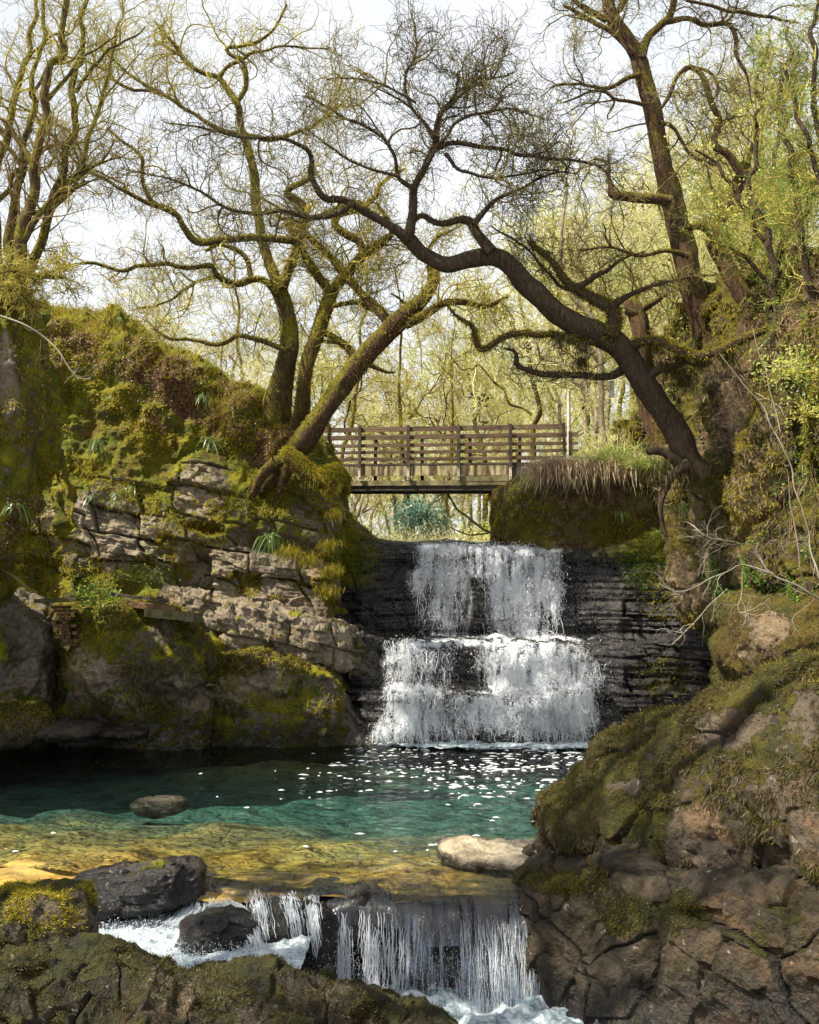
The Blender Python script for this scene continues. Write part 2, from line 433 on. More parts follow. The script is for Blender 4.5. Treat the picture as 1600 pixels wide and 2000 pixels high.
def leaf_mat(name, stops, trans=.45, rough=.5, attr='rnd'):
    t = NT(name)
    r = t.attr(attr); c = t.ramp(t.math('ADD', t.math('MULTIPLY', r, .75), t.math('MULTIPLY', t.noise(1.2, 3), .3)), stops)
    d = t.bsdf(c, rough, None, .3); tr = t.n('ShaderNodeBsdfTranslucent'); t.l(t.mix(.3, c, tuple(min(1, q*1.6) for q in stops[-1][1])), tr.inputs[0])
    return t.done(t.mixs(trans, d, tr.outputs[0]))
M['moss'] = leaf_mat('moss tufts', [(.1, (.07, .06, .008)), (.4, (.19, .165, .010)), (.7, (.34, .28, .015)), (.95, (.50, .40, .05))], .4)
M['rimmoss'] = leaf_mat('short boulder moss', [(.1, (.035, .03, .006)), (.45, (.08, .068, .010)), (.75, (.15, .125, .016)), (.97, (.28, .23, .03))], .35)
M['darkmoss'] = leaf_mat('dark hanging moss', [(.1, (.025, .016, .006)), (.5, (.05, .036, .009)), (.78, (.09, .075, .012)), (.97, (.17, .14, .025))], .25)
M['litter'] = leaf_mat('dead leaves', [(.1, (.06, .03, .018)), (.4, (.17, .08, .045)), (.7, (.30, .17, .10)), (.95, (.46, .34, .24))], .25)
M['deadgrass'] = leaf_mat('dead bracken and grass', [(.1, (.10, .05, .025)), (.4, (.26, .14, .08)), (.65, (.46, .34, .2)), (.9, (.68, .6, .42))], .3)
M['straw'] = leaf_mat('straw grass', [(.1, (.3, .24, .13)), (.5, (.5, .43, .26)), (.95, (.7, .64, .42))], .35)
M['grass'] = leaf_mat('fresh grass', [(.1, (.10, .13, .03)), (.5, (.22, .29, .05)), (.95, (.46, .46, .14))], .45)
M['fern'] = leaf_mat('fern fronds', [(.1, (.03, .06, .015)), (.5, (.08, .13, .03)), (.95, (.2, .27, .09))], .3, .35)
M['ivy'] = leaf_mat('small green leaves', [(.1, (.03, .07, .015)), (.5, (.10, .20, .03)), (.95, (.26, .38, .06))], .4, .4)
M['spring'] = leaf_mat('spring leaves', [(.1, (.26, .32, .06)), (.5, (.46, .54, .11)), (.95, (.66, .70, .20))], .6)
M['holly'] = leaf_mat('holly leaves', [(.1, (.04, .10, .06)), (.5, (.12, .24, .17)), (.95, (.28, .42, .34))], .3, .3)

def twig_mat(name, a, b, c3=None):
    t = NT(name); c = t.mix(t.mr(t.noise(3, 4), .35, .65), a, b)
    if c3: c = t.mix(t.mr(t.noise(.5, 2), .5, .62), c, c3)
    return t.done(t.bsdf(c, .85, None, .2))
M['oaktwig'] = twig_mat('dark oak twigs', (.05, .04, .02), (.16, .13, .04), (.26, .22, .06))
M['mosstwig'] = twig_mat('mossy twigs', (.22, .18, .03), (.46, .40, .08), (.2, .14, .05))
M['sunglowtwig'] = twig_mat('twigs paled for sun glow', (.56, .50, .24), (.76, .72, .40), (.48, .50, .16))  # lightened so the sunlit glow of the far wood sits in the colour
M['greytwig'] = twig_mat('grey stems', (.2, .165, .12), (.42, .37, .29), (.12, .1, .05))

def wood_mat():
    t = NT('weathered bridge timber')
    r = t.attr('rnd'); g = t.noise(3, 6, .6, vec=t.map((.6, .6, 9)))
    c = t.mix(t.mr(g, .35, .65), (.045, .03, .02), (.16, .10, .058)); c = t.mix(t.mr(r, .3, 1, 0, .5), c, (.20, .135, .08))
    c = t.mix(t.mr(t.noise(4, 5), .56, .68, 0, .5), c, (.16, .17, .05))
    return t.done(t.bsdf(c, .8, t.bump(g, .6, .02), .25))
def board_mat():
    t = NT('stained side board')
    v = t.noise(2.6, 5, .6, vec=t.map((2.2, 2.2, .35)), dist=.3)
    c = t.mix(t.mr(v, .44, .56), (.085, .06, .035), (.46, .38, .2)); c = t.mix(t.mr(t.noise(9, 4), .5, .65, 0, .5), c, (.16, .14, .05))
    return t.done(t.bsdf(c, .85, t.bump(v, .4, .02), .2))
M['wood'] = wood_mat(); M['board'] = board_mat()
def flat_mat(name, a, b, sc_=8, rough=.7, metal=0.):
    t = NT(name); n = t.noise(sc_, 5, .6); return t.done(t.bsdf(t.mix(t.mr(n, .35, .65), a, b), rough, t.bump(n, .5, .01), .3, Metallic=metal))
M['darkwood'] = flat_mat('dark old timber', (.03, .022, .016), (.09, .065, .045))
M['plate'] = flat_mat('painted steel plate', (.42, .33, .24), (.6, .52, .42), 6)
M['iron'] = flat_mat('dark bolt metal', (.05, .04, .035), (.12, .09, .07), 20, .5)
M['beam'] = flat_mat('mossy timber beam', (.11, .095, .04), (.30, .25, .12), 5)
M['pole'] = flat_mat('grey weathered pole', (.4, .37, .3), (.6, .56, .48), 10)
M['concrete'] = flat_mat('mossy stone slab', (.05, .05, .015), (.14, .12, .06), 7)
def brick_mat():
    t = NT('old red brick'); b = t.n('ShaderNodeTexBrick'); t.l(t.map((1, 1, 1), (math.pi/2, 0, 0)), b.inputs['Vector'])
    b.inputs['Color1'].default_value = (.26, .09, .05, 1); b.inputs['Color2'].default_value = (.17, .065, .035, 1); b.inputs['Mortar'].default_value = (.2, .17, .13, 1)
    b.inputs['Scale'].default_value = 4.4; b.inputs['Mortar Size'].default_value = .025
    n = t.noise(8, 5); c = t.mix(t.mr(n, .46, .58, 0, .9), b.outputs[0], (.08, .075, .02))
    return t.done(t.bsdf(c, .9, t.bump(n, .6, .03), .2))
M['brick'] = brick_mat()
def ground_mat():
    t = NT('woodland floor'); n = t.noise(.8, 5, .6); f = t.noise(12, 4, .6)
    c = t.mix(t.mr(f, .35, .65), (.09, .06, .03), (.28, .20, .10)); c = t.mix(t.mr(n, .42, .58), c, t.mix(t.mr(f, .4, .6), (.12, .14, .03), (.30, .31, .08)))
    return t.done(t.bsdf(c, .95, t.bump(f, .8, .1), .1))
M['ground'] = ground_mat()
def bed_mat():
    t = NT('stream bed'); f = t.noise(2.2, 6, .62); v = t.n('ShaderNodeTexVoronoi'); v.inputs['Scale'].default_value = 3.1; t.l(t.pos(), v.inputs['Vector'])
    c = t.mix(t.mr(t.math('ADD', t.math('MULTIPLY', f, .55), t.math('MULTIPLY', t.noise(1, 5, .65, vec=t.map((1.1, 4.5, 1)), dist=.8), .45)), .40, .60), (.05, .027, .007), (.44, .26, .045)); c = t.mix(t.mr(t.noise(.5, 3), .5, .65, 0, .4), c, (.42, .36, .14))
    c = t.mix(t.mr(v.outputs['Distance'], .0, .5, .35, 0), c, (.05, .03, .012)); c = t.mix(t.attr('silt'), c, t.mix(t.mr(f, .35, .6), (.04, .065, .055), (.13, .18, .14)))
    return t.done(t.bsdf(c, .8, t.bump(f, .8, .1), .2))
M['bed'] = bed_mat()
def water_mat():
    t = NT('pool water')
    w1 = t.noise(1.9, 3, .5, vec=t.map((1, 2.0, 1)), dist=.4); w2 = t.noise(6.5, 3, .55, vec=t.map((1, 1.8, 1)), dist=.3)
    h = t.math('ADD', t.math('MULTIPLY', w1, .6), t.math('MULTIPLY', w2, .30))
    h = t.math('ADD', h, t.math('MULTIPLY', t.noise(19, 2), .06))
    nrm = t.bump(h, 1., .24)
    fr = t.n('ShaderNodeFresnel'); fr.inputs[0].default_value = 1.33; t.l(nrm, fr.inputs['Normal'])
    gl = t.n('ShaderNodeBsdfGlossy'); gl.inputs['Roughness'].default_value = .03; t.l(nrm, gl.inputs['Normal'])
    tr = t.n('ShaderNodeBsdfTransparent'); tr.inputs[0].default_value = (.96, 1, .98, 1)
    s = t.mixs(fr.outputs[0], tr.outputs[0], gl.outputs[0])
    va = t.n('ShaderNodeVolumeAbsorption'); va.inputs[0].default_value = (.22, .68, .66, 1); va.inputs[1].default_value = .42
    t.l(va.outputs[0], t.out.inputs['Volume'])
    return t.done(s)
M['water'] = water_mat()
def white_mat():
    t = NT('white falling water')
    d = t.bsdf((.94, .96, .98), .25, None, .6); tr = t.n('ShaderNodeBsdfTranslucent'); tr.inputs[0].default_value = (.88, .93, .97, 1)
    return t.done(t.mixs(.45, d, tr.outputs[0]))
M['white'] = white_mat()
def lace_mat(name, lo, hi, sx=9, sz=1.6, col=(.94, .96, .98)):
    t = NT(name)
    n = t.noise(1, 4, .6, vec=t.map((sx, sx, sz)), dist=1.3); n2 = t.noise(1, 3, .6, vec=t.map((sx*2.3, sx*2.3, sz*2.3)), dist=1.)
    big = t.mr(t.noise(1, 3, .55, vec=t.map((6, 6, 1.0)), dist=.4), .40, .60, .12, 1.4)
    dn = t.math('MULTIPLY', t.attr('dens'), big); th = t.math('MULTIPLY', t.math('MULTIPLY', dn, dn), .15)
    def web(nn, k):
        e_ = t.math('ABSOLUTE', t.math('SUBTRACT', nn, .5)); q = t.math('DIVIDE', e_, t.math('MAXIMUM', t.math('MULTIPLY', th, k), .0004)); return t.mr(q, 1.3, .7)
    a = t.math('MAXIMUM', web(n, 1.), web(n2, .6))
    d = t.bsdf(col, .3, t.bump(n, .8, .05), .6); tl = t.n('ShaderNodeBsdfTranslucent'); tl.inputs[0].default_value = (*col, 1)
    w = t.mixs(.4, d, tl.outputs[0]); tr = t.n('ShaderNodeBsdfTransparent')
    return t.done(t.mixs(a, tr.outputs[0], w))
M['lace'] = lace_mat('lacy white water', .5, .57, 9, 4.2)
def glass_mat():
    t = NT('clear running water')
    st = t.noise(1, 5, .6, vec=t.map((14, 3, 1.2)), dist=.5); st2 = t.noise(1, 3, .5, vec=t.map((30, 8, 2)), dist=.3)
    n = t.math('ADD', st, t.math('MULTIPLY', st2, .4)); nrm = t.bump(n, .6, .06)
    fr = t.n('ShaderNodeFresnel'); fr.inputs[0].default_value = 1.45; t.l(nrm, fr.inputs['Normal'])
    gl = t.n('ShaderNodeBsdfGlossy'); gl.inputs['Roughness'].default_value = .06; t.l(nrm, gl.inputs['Normal'])
    tr = t.n('ShaderNodeBsdfTransparent'); tr.inputs[0].default_value = (.9, .94, .96, 1)
    s = t.mixs(t.mr(fr.outputs[0], 0, 1, .04, 1.), tr.outputs[0], gl.outputs[0])
    d = t.bsdf((.42, .53, .70), .15, nrm, .9)
    a = t.math('MULTIPLY', t.mr(t.math('ADD', st, t.math('MULTIPLY', t.math('SUBTRACT', st2, .5), .5)), .46, .62), t.attr('dens'))
    return t.done(t.mixs(a, s, d))
M['glass'] = glass_mat()
def foam_mat():
    t = NT('churning foam')
    n = t.noise(4, 7, .65, dist=.8); n = t.math('ADD', t.math('MULTIPLY', n, .6), t.math('MULTIPLY', t.noise(15, 5, .65, dist=.5), .4)); c = t.mix(t.mr(n, .42, .60), (.16, .24, .27), (.74, .80, .84))
    a = t.mr(t.math('ADD', n, t.math('SUBTRACT', t.attr('dens'), .5)), .42, .58)
    tr = t.n('ShaderNodeBsdfTransparent'); return t.done(t.mixs(a, tr.outputs[0], t.bsdf(c, .35, t.bump(n, 1, .08), .5)))
M['foam'] = foam_mat()
# ------------------------------------------------------------------ setting rocks
SC = {}   # surfaces kept for scattering
def make_rock(name, cols, nu, nv, mat, disp, back=(2.5, 7), backdz=(.1, -.5), parent=None, key=None, origin=None):
    G = relief(cols, nu, nv, back, backdz)
    N = grid_normals(G); px, py = topx(G)
    d, at = disp(G, px, py)
    G2 = G+N*d[..., None]
    N2 = grid_normals(G2)
    if key: SC[key] = (G2, N2, px, py)
    o = mesh_obj(name, G2, grid_faces(nv, nu), M[mat] if isinstance(mat, str) else mat, parent, True, {k: v for k, v in at.items()}, origin=origin)
    return o
def scat(key, n, wfn, seed=0, lift=0.0):
    G, N, px, py = SC[key]; r = np.random.RandomState(seed)
    du = np.linalg.norm(np.gradient(G, axis=1), axis=-1); dv = np.linalg.norm(np.gradient(G, axis=0), axis=-1)
    w = (du*dv*np.clip(wfn(px, py, G, N), 0, None)).ravel(); w = w/w.sum()
    i = r.choice(len(w), n, p=w)
    C = G.reshape(-1, 3)[i]+r.randn(n, 3)*.012+N.reshape(-1, 3)[i]*lift
    return C, N.reshape(-1, 3)[i]
def crock(G, f=1.6, s=0): return fbm(G*f, 5, s)

# --- left cliff
lc = []
def colL(px, crest, Yc, off=0, rows=None):
    Yb = Yc
    base = [(crest, Yb+1.6+off), (crest+45, Yb+.9+off)]
    for py, dy in ((max(850, crest+70), .55), (max(930, crest+90), .35), (1000, .1), (1085, 0), (1130, .15), (1165, .0), (1240, -.1), (1350, -.2), (1440, -.3), (1540, -.35)):
        base.append((py, Yb+dy+off))
    return (px, base)
L = [colL(-420, 800, 22.5), colL(-200, 690, 22.8), colL(0, 575, 23.2), colL(70, 598, 23.4), colL(150, 622, 23.5), colL(230, 640, 23.5), colL(300, 662, 23.5), colL(370, 700, 23.5),
     colL(430, 735, 23.4), colL(490, 775, 23.3), colL(540, 812, 23.2), colL(590, 862, 23.1), colL(625, 895, 23.0), colL(650, 925, 23.2), colL(663, 945, 24.2), colL(655, 955, 26.5)]
def dispL(G, px, py):
    rockm = blobs(px, py, [(390, 950, 60, 70, 1, 15), (215, 1040, 160, 75, 1, 12), (130, 1010, 80, 40, .6), (560, 1120, 130, 65, 1, 12), (440, 1100, 90, 60, .8), (480, 1200, 180, 60, .8, 15), (620, 1010, 50, 60, .45), (60, 1000, 30, 30, .3)])
    rockm = np.clip(rockm, 0, 1)
    s1, g1 = strata(G, (.22, .1), .62, 1.0, .5, 3, .2, .04)
    q = G@np.array([[.97, 0, -.22], [0, 1, 0], [.22, 0, .97]])*np.array([1.5, 1.5, 3.0])+fbm(G*1.3, 3, 5)[..., None]*.3; f2_, id2, tl2 = facets(q, 18); s2 = (id2-.5)*.10+tl2*.11+ridged(G*np.array([1.5, 1.5, 4.]), 3, 19)*.06; g2 = (1-sstep(0, .03, f2_))*.45
    lump = fbm(G*.8, 4, 4)*.55+fbm(G*2.6, 4, 6)*.2+ridged(G*5, 3, 2)*.05
    vert = fbm(G*np.array([2.2, 2, .5]), 3, 12)*.2
    up = 1-sstep(870, 960, py)
    s3, g3 = strata(G, (.22, .1), .15, .8, .07, 10, .2, .02); d = rockm*(s1*.85+s2*.9+s3)+(1-rockm)*(lump*(.55+.5*up)+vert+s1*.35*(1-up))
    rec = blobs(px, py, [(540, 1065, 90, 22, 1, 12), (380, 1120, 30, 60, .8), (400, 1030, 40, 14, .9, 10)])
    d = d-np.clip(rec, 0, 1)*.5
    moss = .72-rockm*.66+.25*up
    lit = blobs(px, py, [(430, 800, 160, 60, .62, 35), (540, 880, 80, 60, .55), (250, 700, 160, 40, .5, 20), (330, 790, 120, 40, .3)])
    return d, dict(moss=moss, crack=rockm*np.maximum(g1, g2*.6), litter=lit, wet=np.clip(sstep(1390, 1440, py)*.9, 0, 1), tone=rockm*.10)
tag(make_rock('rock_cliff', L, 760, 900, 'rock', dispL, back=(2, 5), backdz=(.2, -.8), key='L'), kind='structure')

# --- nearer bank at the left edge
NL = []
for px, cr, Y, in ((-620, 1020, 15.5), (-350, 900, 16), (-140, 640, 16.6), (-60, 556, 16.8), (0, 552, 17), (35, 560, 17.2), (58, 610, 17.7), (72, 680, 18.6), (80, 780, 19.4), (70, 840, 20.0)):
    NL.append((px, [(px-(60*float(sstep(820, 1120, e[0])) if px > 20 else 0), e[0], e[1]) for e in [(cr, Y+.6), (cr+40, Y+.1), (cr+60+.1*(930-cr), Y), (cr+60+.5*(930-cr), Y+.15), (max(930, cr+60), Y+.5), (max(1050, cr+90), Y+1.0), (1125, Y+2.2), (1175, Y+3.4), (1300, Y+3.8)]]))
def dispNL(G, px, py):
    d = fbm(G*np.array([1.5, 1.5, .6]), 5, 31)*.5+fbm(G*3.2, 4, 33)*.18
    return d, dict(moss=.8+0*px-blobs(px, py, [(15, 720, 26, 80, .7)]), crack=0*px, litter=0*px, wet=0*px, tone=0*px)
tag(make_rock('rock_bank', NL, 260, 420, 'rock', dispNL, back=(.8, 1.6), backdz=(-.3, -2.5), key='NL'), kind='structure')

# --- rock face behind and beside the waterfall
FR = []
def colF(px, lip, yo=0, led=1245, lipY=24.5, low=22.9, bulge=0):
    return (px, [(lip-3, lipY+1.0), (lip+4, lipY+.15), (lip+22, lipY-.15), ((lip+led)/2, lipY-.25+yo), (led-14, lipY-.2+yo), (led-1, lipY-.5+yo), (led+7, low+.25+yo), (led+40, low+.1+yo-bulge*.4),
                 (1340, low-.05+yo-bulge), (1352, low-.2+yo-bulge), (1400, low-.35+yo-bulge), (1442, low-.4+yo-bulge), (1560, low-.5+yo)])
FRc = [colF(600, 965, .1, 1195, 24.4, 23.3), colF(655, 985, .1, 1205, 24.5, 23.2), colF(700, 1022, 0, 1225, 24.6), colF(740, 1048, 0, 1242, 24.7, 22.9, .1), colF(790, 1055, 0, 1246, 24.7, 22.8, .3), colF(860, 1056, 0, 1248, 24.7, 22.9, .25),
       colF(930, 1060, 0, 1250, 24.6, 22.8, .1), colF(1010, 1064, 0, 1252, 24.5, 22.7, .1), colF(1080, 1072, 0, 1254, 24.4, 22.7), colF(1150, 1070, 0, 1258, 24.3, 22.6), colF(1210, 1058, -.1, 1260, 24.1, 22.5),
       colF(1270, 1035, -.2, 1252, 23.9, 22.4), colF(1320, 1015, -.3, 1240, 23.6, 22.3), colF(1380, 990, -.6, 1225, 23.2, 22.2), colF(1460, 960, -.9, 1220, 22.8, 22.2)]
def dispF(G, px, py):
    s1, g1 = strata(G, (0.0, 0), .36, .8, .22, 61, .1, .05)
    s2, g2 = strata(G, (0.0, 0), .13, .35, .10, 66, .08, .03)
    d = s1+s2+fbm(G*1.1, 3, 7)*.12+fbm(G*4, 4, 8)*.06
    d = d*(.35+.65*sstep(0, 14, py-1070)) 
    mo = blobs(px, py, [(690, 1080, 70, 90, .75), (1270, 1060, 160, 40, .7), (1290, 1120, 60, 90, .45), (1230, 1180, 60, 60, .15), (640, 1050, 60, 80, .6), (1300, 1320, 60, 50, .35)])
    wet = 1-.75*np.clip(mo, 0, 1)
    return d, dict(moss=mo-.1, crack=np.maximum(g1, g2*.6), litter=0*px, wet=wet*.85, tone=0*px)
tag(make_rock('waterfall_ledge_rock', FRc, 700, 640, 'wetrock', dispF, back=(.8, 2.2), backdz=(-.05, -.1), key='F'), kind='structure')

# --- right cliff
def colR(px, crest, Y, low=1450, cave=0, lean=0.):
    return (px, [(crest, Y+.7), (crest+30, Y+.15), (crest+(1000-crest)*.35, Y-.1-lean), (crest+(1000-crest)*.7, Y-.25-lean), (1050, Y-.3-lean*.7), (1150, Y-.3), (1215, Y-.1+cave*.4), (1290, Y+.1+cave), (1380, Y+.2+cave), (low, Y+.1+cave*.8), (low+120, Y)])
RR = [colR(1290, 925, 25.5, 1440), colR(1312, 915, 24.0, 1440), colR(1335, 905, 23.0, 1445, .2), colR(1362, 890, 22.2, 1450, .4), colR(1380, 810, 21.6, 1455, .7, .1), colR(1400, 740, 21.2, 1460, .8, .15), colR(1430, 700, 20.8, 1470, .9, .2),
      colR(1470, 650, 20.1, 1480, .7, .2), colR(1520, 598, 19.2, 1500, .4), colR(1600, 575, 17.8, 1540), colR(1720, 545, 15.8, 1600), colR(1900, 500, 13.5, 1700)]
def dispR(G, px, py):
    wv = G*np.array([1.5, 1.5, .55])
    d = fbm(wv, 5, 71)*.45+ridged(G*np.array([2.4, 2.4, 1.0]), 4, 73)*.13+fbm(G*4.5, 4, 75)*.10
    f2, idv, tl = facets(G*np.array([1.3, 1.3, .8])+fbm(G, 2, 3)[..., None]*.5, 5)
    d = d+(idv-.5)*.22+tl*.22-(1-sstep(0, .06, f2))*.07
    rec = blobs(px, py, [(1490, 1015, 90, 16, 1, -38), (1440, 1190, 110, 24, .8, -25), (1390, 890, 40, 60, .5)])
    d = d-np.clip(rec, 0, 1)*.35
    bare = blobs(px, py, [(1430, 800, 35, 90, .8, 8), (1375, 1030, 30, 80, .45), (1480, 930, 40, 70, .45), (1380, 1130, 60, 60, .7), (1500, 840, 40, 60, .3), (1440, 1040, 40, 60, .6)])
    return d, dict(moss=.72-bare*.62, crack=(1-sstep(0, .08, f2))*.8, litter=blobs(px, py, [(1520, 640, 90, 40, .5)]), wet=sstep(1180, 1330, py)*.45, tone=np.clip(bare, 0, 1)*.22)
tag(make_rock('rock_gorge_wall', RR, 620, 760, 'warm', dispR, back=(1.5, 5), backdz=(.3, 2), key='R'), kind='structure')

# --- earth bank under the right end of the bridge
EB = []
for px, cr, bt, Y in ((975, 975, 1060, 30), (966, 968, 1062, 27.5), (968, 960, 1066, 25.8), (985, 945, 1068, 25.2), (1030, 922, 1070, 24.9), (1090, 908, 1070, 24.7), (1160, 900, 1060, 24.6), (1240, 893, 1050, 24.4), (1310, 898, 1030, 24.2), (1380, 900, 1020, 24.1)):
    EB.append((px, [(cr, Y+1.2), (cr+8, Y+.4), (cr+30, Y+.1), (cr+75, Y), ((cr+bt)/2+35, Y-.05), (bt, Y-.1), (bt+50, Y)]))
def dispE(G, px, py):
    d = fbm(G*1.4, 4, 81)*.2+fbm(G*4, 4, 83)*.08
    return d, dict(moss=.55+.4*blobs(px, py, [(1000, 1030, 60, 40, 1), (1200, 1030, 80, 30, 1)]), crack=0*px, litter=blobs(px, py, [(1130, 960, 120, 50, .5)]), wet=0*px, tone=0*px)
tag(make_rock('earth_bank', EB, 300, 200, 'warm', dispE, back=(1, 3), backdz=(.1, .3), key='E'), kind='structure')

# --- things of rock -------------------------------------------------
def thing_rock(name, cols, nu, nv, mat, disp, label, cat, key, back, backdz, group=None):
    o = make_rock(name, cols, nu, nv, mat, disp, back, backdz, key=key)
    return tag(o, label, cat, group)
# long slab
S1 = []
for px, t, b, Y in ((330, 1150, 1235, 23.3), (352, 1152, 1240, 22.7), (430, 1166, 1265, 22.5), (500, 1180, 1280, 22.4), (580, 1200, 1294, 22.4), (640, 1219, 1302, 22.4), (690, 1238, 1308, 22.6), (735, 1262, 1318, 22.9), (752, 1280, 1322, 23.5)):
    S1.append((px, [(t, Y+.4), (t+7, Y+.05), (t+20, Y), ((t+b)/2+5, Y-.02), (b-10, Y+.05), (b, Y+.2), (b+6, Y+.8), (b+2, Y+1.6)]))
def dispS(G, px, py):
    s, g = strata(G, (.25, 0), .9, .75, .2, 92, .1, .05); q = G*np.array([2.2, 1.5, 2.4])+fbm(G*1.5, 3, 5)[..., None]*.4+G[..., :1]*np.array([0, 0, .5]); f2_, id2, tl2 = facets(q, 38); s2 = (id2-.5)*.06+tl2*.09+ridged(G*np.array([1.5, 1.5, 4.]), 3, 19)*.06; g2 = (1-sstep(0, .03, f2_))*.6
    s3, g3 = strata(G, (.25, 0), .16, .7, .07, 10, .2, .02); d = s*.8+s2+s3+fbm(G*3, 4, 9)*.1
    return d, dict(moss=.1+.3*blobs(px, py, [(560, 1250, 60, 30, 1)]), crack=np.maximum(g, g2*.5)*.7, litter=0*px, wet=sstep(670, 720, px)*.9, tone=.13+0*px)
thing_rock('rock_slab', S1, 420, 170, 'rock', dispS, 'long pale slanting rock slab jutting from the left cliff towards the waterfall', 'rock', 'S1', (.7, 1.5), (.05, .1))
# mossy wall below slab
S2 = []
for px, t, Y in ((400, 1262, 23.2), (414, 1264, 22.3), (450, 1272, 22.0), (520, 1278, 21.9), (600, 1296, 21.9), (650, 1312, 22.0), (668, 1340, 22.15), (700, 1392, 22.3), (740, 1425, 22.4), (770, 1436, 22.6)):
    b = 1440
    S2.append((px, [(t, Y+.6), (t+5, Y+.1), (t+18, Y), (t+(b-t)*.45, Y+.1), (t+(b-t)*.8, Y+.12), (b-2, Y), (b+60, Y)]))
def dispS2(G, px, py):
    d = fbm(G*1.5, 4, 41)*.22+ridged(G*np.array([2.5, 2.5, 1.2]), 4, 43)*.1+fbm(G*6, 3, 5)*.05
    return d, dict(moss=.55-.5*blobs(px, py, [(470, 1345, 60, 30, 1), (540, 1330, 40, 25, .6)])-sstep(660, 700, px)*.5, crack=0*px, litter=0*px, wet=np.maximum(sstep(1385, 1435, py), sstep(650, 700, px))*.9, tone=0*px)
thing_rock('mossy_rock', S2, 360, 190, 'rock', dispS2, 'long low moss-topped rock wall at the water, below the pale slab', 'rock', 'S2', (.5, 1.4), (.03, .05))
# mossy block left with old works on it
S3 = []
for px, t, Y in ((112, 1205, 23), (118, 1195, 22.3), (150, 1188, 21.8), (215, 1186, 21.5), (290, 1196, 21.4), (350, 1212, 21.4), (400, 1245, 21.5), (422, 1268, 21.9), (428, 1285, 23.0)):
    b = 1432
    S3.append((px, [(t, Y+.7), (t+8, Y+.15), (t+50, Y-.05), (t+100, Y), (1350, Y+.15), (1400, Y+.3), (b, Y+.25), (b+70, Y+.1)]))
def dispS3(G, px, py):
    d = fbm(G*1.2, 4, 51)*.4+ridged(G*np.array([2, 2, 1.]), 4, 53)*.16+fbm(G*5, 4, 5)*.07
    bare = blobs(px, py, [(180, 1310, 60, 50, 1, 30), (345, 1345, 40, 40, .9), (390, 1360, 30, 30, .7), (260, 1350, 30, 40, .5), (320, 1235, 24, 20, .8)])
    return d, dict(moss=.62-bare*.65-sstep(1390, 1430, py)*.3, crack=0*px, litter=blobs(px, py, [(250, 1270, 120, 50, .35)]), wet=sstep(1375, 1420, py)*.9, tone=0*px)
thing_rock('mossy_rock', S3, 420, 330, 'rock', dispS3, 'big moss-covered rock block under the brickwork, with grey bare patches', 'rock', 'S3', (.8, 1.6), (.1, .1))
# dark rounded rock far left
S4 = []
for px, t, Y in ((-420, 1150, 20), (-200, 1160, 20.3), (-40, 1170, 20.8), (30, 1178, 21.2), (75, 1190, 21.6), (98, 1215, 22.2), (106, 1240, 23.4)):
    S4.append((px, [(t, Y+.9), (t+10, Y+.3), (t+60, Y), (t+130, Y+.1), (1375, Y+.5), (1420, Y+.7), (1500, Y+.7)]))
def dispS4(G, px, py):
    d = fbm(G*1.3, 5, 151)*.35+ridged(G*2.6, 4, 153)*.1
    return d, dict(moss=.05+.5*sstep(1300, 1400, py)+0*px, crack=0*px, litter=0*px, wet=.3+0*px, tone=0*px)
thing_rock('dark_rock', S4, 260, 220, 'rock', dispS4, 'dark grey rounded rock face at the left edge beside a black hollow', 'rock', 'S4', (.8, 1.6), (.1, .1))
# rounded mossy overhang on right wall
S5 = []
for px, t, b, Y in ((1408, 1240, 1300, 20.6), (1412, 1215, 1330, 19.6), (1440, 1190, 1345, 18.8), (1490, 1175, 1345, 18.2), (1550, 1165, 1340, 17.6), (1640, 1150, 1350, 16.8), (1760, 1130, 1380, 15.6)):
    S5.append((px, [(t, Y+.5), (t+15, Y+.1), (t+45, Y-.1), ((t+b)/2, Y-.15), (b-30, Y+.05), (b, Y+.4), (b-2, Y+1.3)]))
def dispS5(G, px, py):
    d = fbm(G*1.4, 5, 161)*.32+ridged(G*2.4, 3, 163)*.08
    bare = blobs(px, py, [(1500, 1225, 40, 45, 1), (1455, 1270, 30, 18, .8)])
    return d, dict(moss=.85-bare*.8, crack=0*px, litter=0*px, wet=.15+0*px, tone=bare*.1)
thing_rock('mossy_rock', S5, 260, 200, 'warm', dispS5, 'rounded mossy rock with a pale bare patch, bulging from the right gorge wall', 'rock', 'S5', (.6, 1.4), (.05, .1))
# big foreground boulder
B1 = []
for px, t, b, Y in ((1070, 1600, 1622, 13.2), (1074, 1585, 1628, 12.5), (1088, 1562, 1636, 12.0), (1125, 1532, 1655, 11.7), (1170, 1492, 1690, 11.4), (1212, 1448, 1704, 11.1), (1262, 1426, 1712, 10.8), (1300, 1388, 1718, 10.5), (1350, 1368, 1722, 10.2), (1410, 1352, 1728, 9.9),
                    (1470, 1334, 1734, 9.6), (1530, 1305, 1742, 9.3), (1600, 1288, 1750, 8.9), (1720, 1262, 1760, 8.3), (1860, 1240, 1770, 7.6), (2200, 1200, 1790, 6.6), (2600, 1180, 1800, 5.8)):
    t += 22 if px > 1100 else 6
    B1.append((px, [(t, Y+.45), (t+10, Y+.18), (t+(b-t)*.2, Y), (t+(b-t)*.42, Y-.25), (t+(b-t)*.65, Y-.4), (t+(b-t)*.88, Y-.38), (b, Y-.1), (b+4, Y+.4), (b-2, Y+.9)]))
